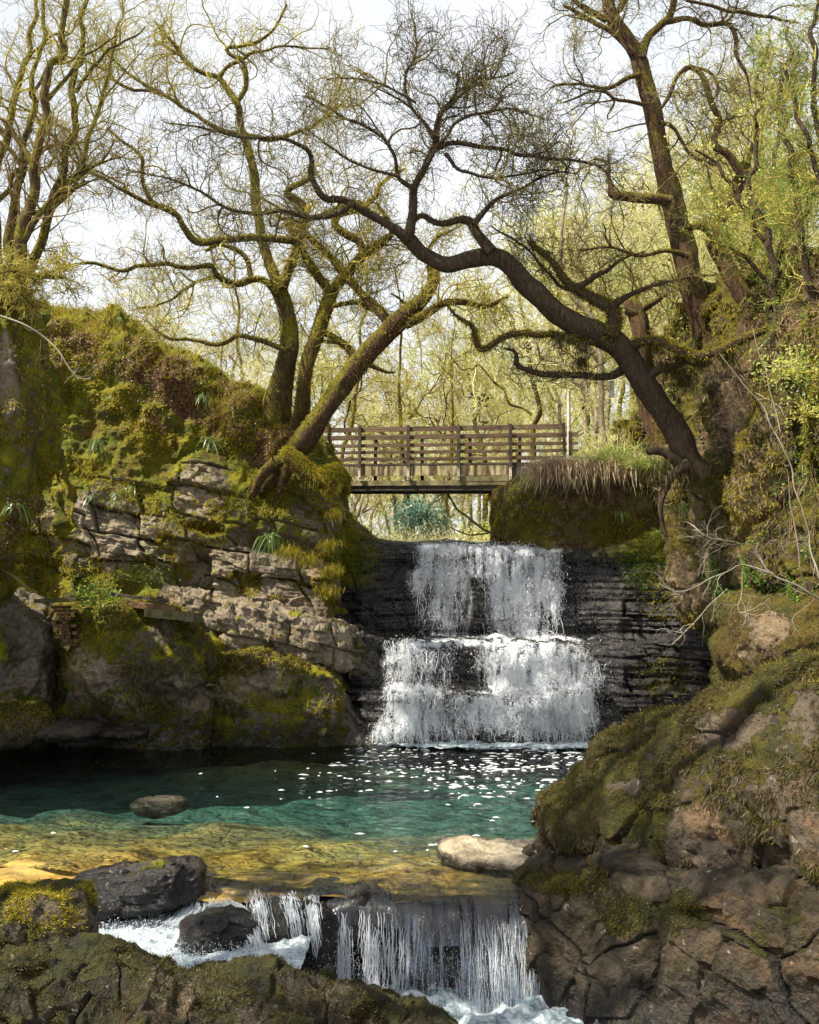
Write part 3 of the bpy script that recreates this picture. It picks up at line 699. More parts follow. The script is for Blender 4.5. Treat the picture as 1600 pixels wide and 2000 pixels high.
def dispB1(G, px, py):
    f2, idv, tl = facets(G*np.array([.9, .9, 1.0])+fbm(G*1.2, 2, 13)[..., None]*.4, 15)
    d = fbm(G*1.3, 4, 101)*.20+ridged(G*2.6, 4, 103)*.055+fbm(G*7, 4, 5)*.03+(idv-.5)*.09+tl*.07-(1-sstep(0, .02, f2))*.04
    bare = blobs(px, py, [(1440, 1430, 80, 42, .8, -10), (1560, 1420, 50, 80, .7), (1390, 1610, 80, 40, .7, 10), (1500, 1560, 70, 60, .55), (1240, 1535, 60, 14, .7), (1430, 1690, 120, 30, .6), (1590, 1600, 50, 90, .5)])
    return d, dict(moss=.62-bare*.66, crack=(1-sstep(0, .02, f2))*.8, litter=blobs(px, py, [(1200, 1600, 90, 60, .3)]), wet=0*px, tone=0*px)
bo = thing_rock('boulder', B1, 820, 520, 'boulder', dispB1, 'huge moss-draped boulder overhanging the pool in the right foreground', 'boulder', 'B1', (.6, 1.6), (-.02, -.35))
# fractured rock under the boulder
B2 = []
for px, t, b, Y in ((1012, 1745, 1960, 12.0), (1018, 1735, 1965, 11.3), (1035, 1725, 1970, 10.9), (1090, 1705, 1985, 10.6), (1160, 1690, 2000, 10.3), (1260, 1690, 2030, 9.8), (1380, 1700, 2080, 9.3), (1500, 1710, 2140, 8.8), (1620, 1720, 2200, 8.3), (1800, 1740, 2300, 7.6), (2200, 1760, 2400, 6.6), (2600, 1780, 2500, 5.8)):
    B2.append((px, [(t, Y+.4), (t+14, Y+.12), (t+60, Y), (t+120, Y-.03), (t+(b-t)*.7, Y-.1), (b, Y-.2), (b+80, Y-.3)]))
def dispB2(G, px, py):
    q = G@np.array([[.85, .2, .45], [-.1, 1, 0], [-.45, 0, .85]])
    f2, idv, tl = facets(q*np.array([1.0, .8, .95])+fbm(G*1.3, 2, 23)[..., None]*.1, 25)
    f2b, idb, tb = facets(q*np.array([3.0, 2, 2.6])+fbm(G*3, 2, 27)[..., None]*.08, 29)
    d = (idv-.5)*.07+tl*.12-(1-sstep(0, .018, f2))*.05+(idb-.5)*.03+tb*.06-(1-sstep(0, .02, f2b))*.015+ridged(G@np.array([[.8, 0, .6], [0, 1, 0], [-.6, 0, .8]])*np.array([4., 2, 1.6]), 4, 26)*.05+fbm(G*1.2, 3, 24)*.12+fbm(G*6, 4, 5)*.03
    mo = blobs(px, py, [(1090, 1720, 70, 30, .8), (1220, 1790, 60, 50, .75), (1150, 1730, 60, 30, .5), (1340, 1780, 80, 50, .6), (1500, 1800, 80, 60, .5), (1400, 1900, 90, 50, .35), (1250, 1900, 60, 40, .3)])
    bare = blobs(px, py, [(1120, 1820, 60, 90, .5)])
    return d, dict(moss=mo-.08, crack=np.maximum(1-sstep(0, .07, f2), (1-sstep(0, .05, f2b))*.4), litter=0*px, wet=np.clip(.12+sstep(1850, 1960, py)*.7-bare*.1, 0, 1), tone=bare*.1)
thing_rock('fractured_rock', B2, 760, 380, 'shadeboulder', dispB2, 'dark fractured rock wall below the overhanging boulder, beside the small cascade', 'rock', 'B2', (.5, 1.4), (.03, .05))
# pale flat rock
B3 = []
for px, t, b, Y in ((856, 1642, 1654, 13.3), (868, 1636, 1660, 13.1), (910, 1629, 1668, 13.0), (960, 1635, 1678, 13.0), (1020, 1642, 1690, 12.9), (1090, 1642, 1700, 12.8), (1160, 1645, 1704, 12.7), (1230, 1660, 1706, 12.6)):
    t += 5; b += 4; e = (b-t)
    B3.append((px, [(t, Y+.25), (t+4, Y), (t+e*.35, Y-.45*e/60-.1), (t+e*.7, Y-.9*e/60-.2), (b, Y-1.2*e/60-.2), (b+9, Y-1.2*e/60-.2), (b+24, Y-1.15*e/60-.2)]))
def dispB3(G, px, py):
    d = fbm(G*np.array([1.2, 2.5, 2]), 4, 111)*.10+ridged(G*np.array([2.2, 5, 3]), 4, 113)*.035+fbm(G*10, 3, 4)*.012
    return d, dict(moss=blobs(px, py, [(1080, 1725, 60, 25, .9), (1130, 1700, 80, 20, .3)])-.2, crack=0*px, litter=0*px, wet=np.clip(sstep(.10, .02, G[..., 2]), 0, 1)*.9, tone=(1-sstep(930, 1050, px))*.35*sstep(.02, .12, G[..., 2]))
thing_rock('flat_rock', B3, 420, 200, 'pale', dispB3, 'pale flat water-worn rock lying between the pool and the big mossy boulder', 'rock', 'B3', (.25, .6), (-.05, -.3))
# ridge rock at the bottom left
B4 = []
for px, t, Y in ((-1100, 1700, 6.8), (-650, 1740, 7.2), (-300, 1800, 7.6), (-120, 1838, 7.8), (0, 1856, 8.0), (100, 1852, 8.2), (180, 1842, 8.4), (260, 1858, 8.5), (340, 1876, 8.6), (430, 1880, 8.7), (520, 1876, 8.8), (600, 1886, 8.9), (680, 1912, 9.0), (750, 1945, 9.15), (810, 1975, 9.3), (870, 2006, 9.5), (940, 2060, 9.9)):
    B4.append((px, [(t, Y+.35), (t+10, Y+.1), (t+40, Y-.15), (t+90, Y-.4), (t+150, Y-.7), (t+260, Y-.95), (t+420, Y-1.2)]))
def dispB4(G, px, py):
    f1, f2, idv = voro(G*1.9+fbm(G*1.5, 3, 43)[..., None]*.6, 45)
    d = fbm(G*1.6, 4, 121)*.17+ridged(G*3.2, 4, 123)*.06+fbm(G*9, 4, 5)*.025+(idv-.5)*.10-(1-sstep(0, .1, f2))*.05
    bare = blobs(px, py, [(330, 1940, 70, 60, .9), (610, 1950, 70, 50, .5), (480, 1985, 60, 40, .5), (740, 1990, 60, 30, .4), (700, 1935, 60, 20, .5), (60, 1960, 60, 40, .4)])
    return d, dict(moss=.45-bare*.5, crack=(1-sstep(0, .05, f2))*.6, litter=0*px, wet=.2+0*px, tone=bare*.12)
thing_rock('ridge_rock', B4, 900, 330, 'shadeboulder', dispB4, 'long dark mossy rock ridge crossing the bottom left corner', 'rock', 'B4', (.3, .9), (-.12, -.8))

def ball_rock(name, c, rad, mat, label, seed, rot=0, amp=.25, nu=170, nv=110, attrs=None, key=None, group=None, ang=0.):
    c = np.array(c, float); u = np.linspace(0, 2*math.pi, nu, endpoint=False); v = np.linspace(.02, math.pi-.02, nv)
    D = np.stack([np.sin(v)[:, None]*np.cos(u)[None], np.sin(v)[:, None]*np.sin(u)[None], np.repeat(np.cos(v)[:, None], nu, 1)], -1)
    # squarish
    D = D/np.power((np.abs(D)**2.8).sum(-1, keepdims=True), 1/2.8)
    q = D*np.array(rad); cr, sr = math.cos(rot), math.sin(rot)
    q = np.stack([q[..., 0]*cr-q[..., 1]*sr, q[..., 0]*sr+q[..., 1]*cr, q[..., 2]], -1)
    ca, sa = math.cos(ang), math.sin(ang)
    q = np.stack([q[..., 0]*ca-q[..., 2]*sa, q[..., 1], q[..., 0]*sa+q[..., 2]*ca], -1)
    G = q+c; m = max(rad)
    fe, fi, ft = facets(G*1.6/m+seed, seed)
    d = fbm(G*1.3/m+seed, 4, seed)*amp*m+ridged(G*2.4/m+seed, 5, seed+2)*amp*.4*m+ft*amp*.45*m-(1-sstep(0, .05, fe))*.03*m+fbm(G*9, 4, 5)*.02
    G = G+unit(q)*d[..., None]
    N = unit(q)
    a = np.arange((nv-1)*nu).reshape(nv-1, nu); b = (np.arange(nu)+1) % nu
    Fc = np.stack([a, a+nu, (a-np.arange(nu))+nu+b, (a-np.arange(nu))+b], -1).reshape(-1, 4)
    px, py = topx(G)
    at = dict(moss=0*px, crack=0*px, litter=0*px, wet=0*px, tone=0*px)
    for k, f in (attrs or {}).items(): at[k] = f(px, py, G) if callable(f) else f+0*px
    if key: SC[key] = (G, N, px, py)
    return tag(mesh_obj(name, G, Fc, M[mat], None, True, at), label, 'rock', group)
ball_rock('wet_rock', P(250, 1738, 11.2)+np.array([0, .3, -.05]), (.72, .6, .24), 'wetrock', 'dark wet rock with a dry greyish top, left of the small cascade lip', 3, .1, .22, attrs=dict(wet=lambda px, py, G: np.clip(1-sstep(-.05, .12, G[..., 2]-.18)*.9, 0, 1), moss=lambda px, py, G: -.1+.5*sstep(.1, .25, G[..., 2])), ang=.12)
ball_rock('wet_rock', P(420, 1835, 10.2)+np.array([0, .25, -.05]), (.38, .34, .24), 'wetrock', 'black wet dome rock with white water rushing round it', 9, .3, .2, attrs=dict(wet=1.))
ball_rock('wet_rock', P(560, 1822, 10.75)+np.array([0, .25, -.16]), (.5, .42, .40), 'wetrock', 'dark brown rounded rock under a thin water film, just left of the cascade strands', 14, .3, .16, attrs=dict(wet=.9)) 
ball_rock('mossy_boulder', P(55, 1822, 8.9)+np.array([0, .2, 0]), (.48, .42, .33), 'boulder', 'yellow-green sunlit mossy boulder at the lower left edge', 21, .2, .18, attrs=dict(moss=.42, tone=.1), key='MB1')
ball_rock('mossy_boulder', P(20, 1418, 20.8), (.75, .6, .42), 'boulder', 'small yellow mossy boulder on the far left shore of the pool', 25, .2, .2, attrs=dict(moss=.6), key='MB2')
ball_rock('shore_rock', P(130, 1428, 20.9), (.62, .5, .16), 'boulder', 'low grey shore rock beside the small mossy boulder', 28, .3, .2, attrs=dict(wet=.5, moss=-.2), nu=110, nv=70)
ball_rock('shore_rock', P(235, 1431, 21.4), (.5, .4, .1), 'boulder', 'low dark shore rock below the big mossy block', 35, .3, .2, attrs=dict(wet=.8, moss=-.2), nu=110, nv=70)
ball_rock('submerged_rock', P(312, 1552, 16.2)+np.array([0, 0, -.17]), (.42, .3, .14), 'boulder', 'half-submerged rock breaking the surface in the middle of the pool', 37, .1, .15, attrs=dict(wet=.9, tone=.2, moss=-.2), nu=110, nv=70)
# rock body under the small cascade
B5 = []
for px, t, Y in ((-1100, 1715, 13), (-600, 1718, 12.8), (-260, 1720, 12.6), (0, 1722, 12.4), (150, 1722, 12.2), (300, 1722, 12.1), (400, 1722, 11.9), (480, 1730, 11.7), (560, 1732, 11.5), (640, 1738, 11.4), (720, 1742, 11.3), (820, 1750, 11.2), (920, 1752, 11.2), (1010, 1752, 11.2), (1060, 1752, 11.3)):
    B5.append((px, [(t-10, Y+.4), (t, Y), (t+25, Y-.14), (t+60, Y-.22), (t+120, Y-.3), (t+190, Y-.36), (t+260, Y-.42), (t+360, Y-.5)]))
def dispB5(G, px, py):
    d = fbm(G*2.2, 4, 131)*.26+.07*blobs(px, py, [(600, 1790, 40, 70, 1), (700, 1800, 36, 80, 1), (450, 1765, 40, 40, 1)])+ridged(G*3.5, 4, 133)*.10
    return d-.08, dict(moss=0*px-.4, crack=0*px, litter=0*px, wet=.95+0*px, tone=(1-sstep(1720, 1770, py))*.2)
tag(make_rock('stream_ledge', B5, 520, 220, 'wetrock', dispB5, back=(.5, 1.2), backdz=(-.15, -.4), key='B5'), kind='structure')
# pool bed
x = np.linspace(-14, 9, 240); y = np.linspace(11.2, 26, 200); X, Yy = np.meshgrid(x, y)
wv = fbm(np.stack([X*.8, Yy*.8, 0*X], -1), 3, 147)*1.1; dep = .13+.45*sstep(12.6, 18.5, Yy+.15*X+wv*.6); silt = sstep(12.6, 16.8, Yy+.15*X+wv*1.1)
Z = -dep+fbm(np.stack([X, Yy, 0*X], -1)*1.1, 4, 141)*.12+fbm(np.stack([X, Yy, 0*X], -1)*4, 3, 142)*.04
sunlit_sand = np.exp(-(((X+2.6)/2.6)**2+((Yy-21.2)/1.3)**2)); Z = Z+sunlit_sand*.35; silt = silt*(1-.75*sunlit_sand)  # sand mound kept pale to stand in for sunlit scatter in the water
tag(mesh_obj('stream_bed', np.stack([X, Yy, Z], -1), grid_faces(200, 240, True), M['bed'], attrs=dict(silt=silt)), kind='structure')
x = np.linspace(-9, 9, 40); y = np.linspace(3, 13, 40); X, Yy = np.meshgrid(x, y)
tag(mesh_obj('lower_stream_bed', np.stack([X, Yy, -1.5+0*X], -1), grid_faces(40, 40, True), M['bed']), kind='structure')
# valley terrain behind
def ground_z(X, Yy):
    d = np.maximum(Yy-25, 0)
    cx = .8-.02*d
    t = np.abs(X-cx)
    ch = sstep(2.2, 5.0, t)
    right = np.maximum(X-cx-4, 0); left = np.maximum(cx-X-4, 0)
    z = 4.2+ch*1.8+right*.75*sstep(0, 12, d+6)-np.maximum(right-30, 0)*.4+left*.16+d*.012
    return z
x = np.linspace(-75, 75, 300); y = np.concatenate([np.linspace(25.5, 60, 150), np.linspace(61, 190, 90)]); X, Yy = np.meshgrid(x, y)
Z = ground_z(X, Yy)+fbm(np.stack([X, Yy, 0*X], -1)*.25, 4, 145)*.8*sstep(2, 8, np.abs(X-.8))+fbm(np.stack([X, Yy, 0*X], -1)*1.5, 3, 146)*.12
tag(mesh_obj('ground', np.stack([X, Yy, Z], -1), grid_faces(len(y), 300, True), M['ground']), kind='structure')
# ------------------------------------------------------------------ water
def lipY(px): return np.interp(px, [-400, -260, 0, 150, 300, 400, 480, 560, 640, 720, 820, 1030, 1045, 1300, 2200], [12.7, 12.55, 12.35, 12.15, 12.05, 11.85, 11.65, 11.45, 11.35, 11.25, 11.2, 11.2, 12.6, 12.4, 12.0])
def water_pool():
    nu, nv = 300, 260
    ap = np.linspace(-2.6, 2.0, nu)*1.0            # slope x/Y fan lines widen with distance
    s = np.linspace(0, 1, nv)**1.6
    px = 800+ap*F*.62
    y0 = lipY(px)
    Yy = y0[None]+(27-y0[None])*s[::-1][:, None]
    a = (px[None]-800)/F
    X = a*Yy*1.0
    Z = fbm(np.stack([X*1.6, Yy*2.6, 0*X], -1), 4, 201)*.018+fbm(np.stack([X*5, Yy*8, 0*X], -1), 2, 203)*.006
    near = np.exp(-(((X-2.2)/3.2)**2+((Yy-22.)/1.8)**2)); Z = Z+near*fbm(np.stack([X*4, Yy*5, 0*X], -1), 3, 205)*.05
    lp = sstep(.5, 0, Yy-y0[None]); Z = Z-lp*.05*(1+fbm(np.stack([X*1.5, Yy, 0*X], -1), 2, 3)*1.2)
    G = np.stack([X, Yy, Z], -1)
    V = G.reshape(-1, 3); Fc = grid_faces(nv, nu)
    # skirt + bottom
    ring = np.concatenate([np.arange(nu), np.arange(1, nv)*nu+nu-1, (nv-1)*nu+np.arange(nu-2, -1, -1), np.arange(nv-2, 0, -1)*nu])
    low = V[ring].copy(); low[:, 2] = -1.9; n0 = len(V)
    k = len(ring); i = np.arange(k); j = (i+1) % k
    sk = np.stack([ring[i], ring[j], n0+j, n0+i], -1)
    cen = np.array([[0, 19, -1.9]]); bt = np.stack([n0+i, n0+j, np.full(k, n0+k), np.full(k, n0+k)], -1)
    Fa = np.concatenate([Fc, sk]); Va = np.concatenate([V, low, cen])
    Fa = np.concatenate([Fa, bt])
    me = bpy.data.meshes.new('pool_water')
    me.from_pydata(Va.tolist(), [], [list(dict.fromkeys(map(int, f))) for f in Fa]); me.materials.append(M['water'])
    me.polygons.foreach_set('use_smooth', np.concatenate([np.ones(len(Fc), bool), np.zeros(len(Fa)-len(Fc), bool)]))
    o = bpy.data.objects.new('pool_water', me); COL.objects.link(o); tag(o, kind='structure')
water_pool()
# stream above the fall
x = np.linspace(-6, 6, 60); y = np.linspace(24.6, 60, 120); X, Yy = np.meshgrid(x, y)
Z = 4.42+.012*(Yy-25)+fbm(np.stack([X*2, Yy*2, 0*X], -1), 3, 211)*.04
tag(mesh_obj('stream_water', np.stack([X, Yy, Z], -1), grid_faces(120, 60, True), M['glass'], attrs=dict(dens=.3+0*X)), kind='structure')

# ---- big waterfall
DM = [(930, 1068, 150, 16, .75), (1010, 1115, 75, 60, .7), (1015, 1190, 65, 70, .8), (1075, 1120, 30, 90, .7), (850, 1110, 60, 50, .5), (830, 1180, 40, 60, .24), (885, 1180, 40, 80, .28), (940, 1100, 40, 30, .4),
      (1020, 1295, 85, 60, .85), (1030, 1380, 115, 60, .9), (1095, 1300, 55, 60, .5), (1125, 1375, 40, 80, .5), (757, 1285, 16, 60, .6), (800, 1280, 25, 40, .5), (830, 1290, 60, 60, .28), (765, 1395, 75, 60, .7), (810, 1345, 70, 16, .6), (830, 1410, 30, 50, .6), (890, 1400, 60, 50, .36), (1155, 1340, 40, 100, .34), (960, 1252, 200, 9, .7), (930, 1360, 40, 20, .4)]
Gf, Nf, pxf, pyf = SC['F']
RS = int(np.argmax(np.median(Gf[..., 1], 1) < 24.75))
colpx = np.maximum.accumulate(np.median(pxf[RS+20:], axis=0)); DR = float(np.median(np.linalg.norm(np.diff(Gf[RS:], axis=0), axis=-1)))
def fsample(v, u):
    nv, nu = pxf.shape
    v = np.clip(v, 0, nv-1.001); u = np.clip(u, 0, nu-1.001); i = v.astype(int); j = u.astype(int); a = (v-i)[..., None]; b = (u-j)[..., None]
    return Gf[i, j]*(1-a)*(1-b)+Gf[i+1, j]*a*(1-b)+Gf[i, j+1]*(1-a)*b+Gf[i+1, j+1]*a*b
rw = np.median(pyf, axis=1)
wf = empty('waterfall', P(960, 1440, 22.6), 'wide white waterfall tumbling down two dark rock steps into the pool', 'waterfall')
wo = np.array(wf.location)
def edge(px, py):
    up = py < 1247
    nn = fbm(np.stack([py*.022, px*.004, 0*px+4], -1), 3, 55)*42; R_ = np.where(up, 1112+(py-1060)*.04, 1165+(py-1250)*.16)+nn; L_ = np.where(up, 796, 744-(py-1250)*.06-.28*np.maximum(0, py-1330))+nn
    return sstep(4, -50, px-R_)*sstep(-6, 34, px-L_)
def strands(n, seed, dmap, ln, wr, offr, wig=.035):
    r = np.random.RandomState(seed)
    px = r.uniform(715, 1200, n*6); py = r.uniform(1056, 1438, n*6)
    # cluster into rills
    px = px+ (fbm(np.stack([px*.045, py*.006, 0*px], -1), 3, seed)*10)
    d = np.clip(blobs(px, py, dmap), 0, 1.2)*(.08+1.5*sstep(-.2, .25, fbm(np.stack([px*.11, py*.016, 0*px+3], -1), 3, 77)))
    d = d*edge(px, py)
    k = np.where(r.rand(len(px))*1.2 < d)[0][:n]; px, py = px[k], py[k]; n = len(px)
    u0 = np.interp(px, colpx, np.arange(len(colpx)))
    med = pyf[:, np.clip(u0.astype(int), 0, pxf.shape[1]-1)]
    v0 = np.array([np.interp(py[i], np.maximum.accumulate(med[RS:, i]), np.arange(RS, len(med))) for i in range(n)])
    K = 9
    L = r.uniform(ln[0], ln[1], n)*(1+.8*(r.rand(n) < .2))
    dv = L/DR
    t = np.linspace(0, 1, K)
    v = v0[:, None]+dv[:, None]*t
    u = u0[:, None]+np.cumsum(r.randn(n, K)*.7, 1)
    Q = fsample(v, u)
    off = r.uniform(offr[0], offr[1], n)[:, None]*(1+.6*np.sin(t*3.1))
    Q[..., 1] -= off
    Q[..., 0] += np.cumsum(r.randn(n, K)*wig*.5, 1); Q[..., 2] += r.randn(n, K)*.012
    # smooth steps: ballistic
    Q[:, 1:-1] = (Q[:, :-2]+Q[:, 1:-1]*2+Q[:, 2:])/4
    R = r.uniform(wr[0], wr[1], n)[:, None]*(.3+.7*np.sin(math.pi*(t*.85+.1))[None])*(1+.5*r.randn(n, K)).clip(.3, 1.8)
    return Q, R
def drops(C, S, seed):
    r = np.random.RandomState(seed); n = len(C)
    B = np.array([[0, 0, 1.3], [.94, 0, -.33], [-.47, .82, -.33], [-.47, -.82, -.33]])
    V = C[:, None]+B[None]*S[:, None, None]*(1+.4*r.randn(n, 4, 1)).clip(.4, 1.8)
    b = np.arange(n)[:, None]*4
    Fc = np.stack([b+[0, 1, 2, 2], b+[0, 2, 3, 3], b+[0, 3, 1, 1], b+[1, 3, 2, 2]], 1).reshape(-1, 4)
    return V.reshape(-1, 3), Fc
def tri_obj(name, V, Fq, mat, parent, origin=None, attrs=None):
    q = Fq[:, 2] == Fq[:, 3]
    return mesh_obj(name, V, Fq[q][:, :3], mat, parent, True, attrs, origin=origin)
Q, R = strands(2400, 5, DM, (.08, .5), (.003, .008), (.02, .2), .045)
V, Fc = tube_mesh(Q, R, 3); mesh_obj('falling_strands', V, Fc, M['white'], wf, True, origin=wo)
Q, R = strands(36000, 15, DM, (.05, .2), (.004, .01), (.05, .35), .05)
C = Q[:, 4]+rs.randn(len(Q), 3)*.045
V, Fc = drops(C, rs.uniform(.004, .012, len(C))*(1+1.0*(rs.rand(len(C)) < .08)), 3); tri_obj('spray', V, Fc, M['white'], wf, wo)
# thin lacy sheet
for i, (of, k) in enumerate(((.04, 1.), (.10, .85), (.17, .65))):
    r0 = RS
    c0, c1 = int(np.searchsorted(colpx, 705)), int(np.searchsorted(colpx, 1215))
    G = Gf[r0::2, c0:c1:2].copy(); pp, qq = pxf[r0::2, c0:c1:2], pyf[r0::2, c0:c1:2]
    for _ in range(24): G[1:-1] = (G[:-2]+2*G[1:-1]+G[2:])/4; G[:, 1:-1] = (G[:, :-2]+2*G[:, 1:-1]+G[:, 2:])/4
    G[..., 1] -= of+.04*fbm(G*np.array([4, 4, 1.5]), 3, 5+i)
    dn = blobs(pp, qq, DM)*edge(pp, qq)
    mesh_obj('water_sheet', G, grid_faces(*G.shape[:2]), M['lace'], wf, True, attrs=dict(dens=(.16+.92*np.clip(dn, 0, 1.1)**1.45)*k*sstep(.0, .12, dn)), origin=wo)

def foam_patch(name, pts, n, seed, size, asp=2.4, z=.012):
    r = np.random.RandomState(seed)
# foam at the foot of the fall: churned mound + bubbles
def foam_grid(name, x0, x1, y0, y1, z, dens, nu, nv, amp, label=None, parent=None, kind='stuff'):
    x = np.linspace(x0, x1, nu); y = np.linspace(y1, y0, nv); X, Yy = np.meshgrid(x, y)
    q = np.stack([X, Yy, 0*X], -1)
    Z = z+fbm(q*3, 4, 221)*amp+ridged(q*6, 3, 223)*amp*.4
    o = mesh_obj(name, np.stack([X, Yy, Z], -1), grid_faces(nv, nu), M['foam'], parent, True, attrs=dict(dens=dens(X, Yy)))
    return tag(o, kind=kind) if kind else o
foam_grid('foam', -1.6, 5.2, 19.6, 23.0, .05, lambda X, Y: .12+.9*np.exp(-(np.maximum(0, 22.15-Y-.1*np.abs(X-2.2))/(.35+.35*np.exp(-((X-2.4)/1.6)**2)))**2)*sstep(-1.3, .4, X)*sstep(5, 4, X), 340, 200, .07)
fo = foam_grid('churning_foam', -3.6, 3.2, 8.9, 11.6, -.95, lambda X, Y: .95-.5*sstep(1.6, 2.6, X)+0*X, 260, 150, .13)
fo = foam_grid('white_water', *P([60, 600], [1800, 1800], 10.2)[:, 0], 8.9, 11.7, -.34, lambda X, Y: .82+.1*np.sin(X*5)+0*X, 200, 150, .08)
# drifting foam flecks on the pool
def flecks(n, seed):
    r = np.random.RandomState(seed)
    X = r.uniform(-6, 4.5, n*5); Y = r.uniform(12.5, 22.4, n*5)
    px, py = topx(np.stack([X, Y, 0*X], -1))
    w = blobs(px, py, [(900, 1490, 260, 50, 1), (760, 1530, 200, 40, .5), (980, 1545, 150, 60, .45), (880, 1650, 140, 60, .3), (640, 1560, 120, 30, .15), (1080, 1500, 120, 50, .7)])*(.2+sstep(0, .3, fbm(np.stack([X, Y*2.4, 0*X], -1), 3, 9)))
    k = np.where(r.rand(len(X)) < w*.9+.004)[0][:n]; X, Y = X[k], Y[k]; n = len(X)
    a = np.arange(8)*2*math.pi/8
    S = r.uniform(.006, .030, n)*(1+1.6*(r.rand(n) < .05))
    rad = S[:, None]*(1+.45*r.randn(n, 8)).clip(.35, 1.8)
    V = np.stack([X[:, None]+np.cos(a)*rad*2.0, Y[:, None]+np.sin(a)*rad*1.2, np.full((n, 8), .034)], -1)
    c = np.stack([X, Y, np.full(n, .05)], -1)[:, None]
    V = np.concatenate([c, V], 1); b = np.arange(n)[:, None]*9
    Fc = np.concatenate([np.stack([b[:, 0], b[:, 0]+1+i, b[:, 0]+1+(i+1) % 8], -1) for i in range(8)])
    return tag(mesh_obj('foam_flecks', V.reshape(-1, 3), Fc, M['white'], None, True), kind='stuff')
flecks(620, 4)

# ---- small cascade in the foreground
cas = empty('cascade', P(900, 1950, 10.8), 'low glassy cascade pouring over the near rock lip in silver strands', 'waterfall')
co = np.array(cas.location)
CS = []
def casc(px, lipz=-.02, push=.0, bot=-1.12):
    Y = float(lipY(min(px, 1028)))
    x = (px-800)/F*Y
    pts = [(Y+.35, .01), (Y+.12, -.02), (Y-.05, -.06), (Y-.2-push*.3, -.16), (Y-.32-push*.7, -.4), (Y-.38-push, -.7), (Y-.44-push*1.1, bot)]
    return [(x*(1+.0*i), y, z) for i, (y, z) in enumerate(pts)]
cols = [385, 430, 480, 540, 600, 650, 700, 760, 820, 880, 940, 990, 1022, 1034]
Cg = np.array([[casc(p, push=.22*float(sstep(740, 820, p)))[r] for p in cols] for r in range(7)], float)
A = np.stack([crom2(Cg[:, c], 150) for c in range(len(cols))], 1)
t = np.linspace(0, len(cols)-1, 420); i = np.minimum(t.astype(int), len(cols)-2); f = (t-i)[None, :, None]
G = A[:, i]*(1-f)+A[:, i+1]*f
fall = sstep(0, 1, np.linspace(0, 1, 150))[:, None]
G[..., 1] += fbm(G*np.array([4, 1, .9]), 3, 231)*.15*(.35+.65*fall)+fbm(G*np.array([16, 2, 1.]), 2, 233)*.035*fall
G[..., 2] += fbm(G*np.array([2.5, 2.5, 0]), 3, 235)*.05*(1-fall)
ppx, ppy = topx(G)
strip = sstep(-.1, .28, fbm(G*np.array([5.5, .3, .5]), 3, 237))
dn = np.where(ppx > 770, .25+.6*strip, .45*sstep(.18, .4, fbm(G*np.array([4, .3, .3]), 2, 239)))*sstep(-.12, -.45, G[..., 2])
hole = (fbm(G*np.array([7, .5, 1.1]), 3, 243) > .12)&(G[..., 2] < -.45)
keep = ((ppx > 790)&~hole) | (sstep(.0, .2, fbm(G*np.array([3.2, .3, .25]), 2, 241)) > .25) | (G[..., 2] > -.34)
Fq = grid_faces(150, 420); kq = keep.ravel()[Fq].all(1)
mesh_obj('water_sheet', G, Fq[kq], M['glass'], cas, True, attrs=dict(dens=dn), origin=co)
def cstr(n, seed, lo, hi, wr, spread=.05):
    r = np.random.RandomState(seed)
    pc = r.uniform(lo, hi, n); u = np.interp(pc, ppx[10], np.arange(420))
    u0 = np.clip(u+r.randn(n)*2, 0, 418); j = u0.astype(int)
    v0 = r.uniform(60, 130, n); L = r.uniform(12, 60, n); K = 10; t = np.linspace(0, 1, K)
    v = np.clip(v0[:, None]+L[:, None]*t, 0, 149).astype(int)
    Q = G[v, j[:, None]].copy(); Q[..., 1] -= r.uniform(.0, .05, n)[:, None]; Q[..., 0] += np.cumsum(r.randn(n, K)*.006, 1)+(r.randn(n)*.02)[:, None]
    R = r.uniform(wr[0], wr[1], n)[:, None]*(.35+.65*np.sin(math.pi*t)[None])*(1+.35*r.randn(n, K)).clip(.3, 1.8)
    return Q, R
Qs, Rs = [], []
for n, s, lo, hi, wr in ((110, 1, 790, 1030, (.0008, .0022)), (120, 2, 585, 612, (.002, .006)), (90, 3, 632, 650, (.002, .006)), (90, 4, 668, 690, (.002, .006)), (110, 5, 716, 745, (.002, .006)), (90, 6, 478, 520, (.002, .006)), (260, 7, 900, 1028, (.0007, .002)), (60, 8, 760, 790, (.002, .005))):
    a, b = cstr(n, s, lo, hi, wr); Qs.append(a); Rs.append(b)
V, Fc = tube_mesh(np.concatenate(Qs), np.concatenate(Rs), 4); mesh_obj('falling_strands', V, Fc, M['white'], cas, True, origin=co)
# spray near the foot
r = np.random.RandomState(8)
n = 9000; X = r.uniform(-1.2, 1.25, n); Z = -1.1+np.abs(r.randn(n))*.3; Y = 10.75+r.randn(n)*.12
V, Fc = drops(np.stack([X, Y, Z], -1), r.uniform(.002, .007, n), 5); tri_obj('spray', V, Fc, M['white'], cas, co)
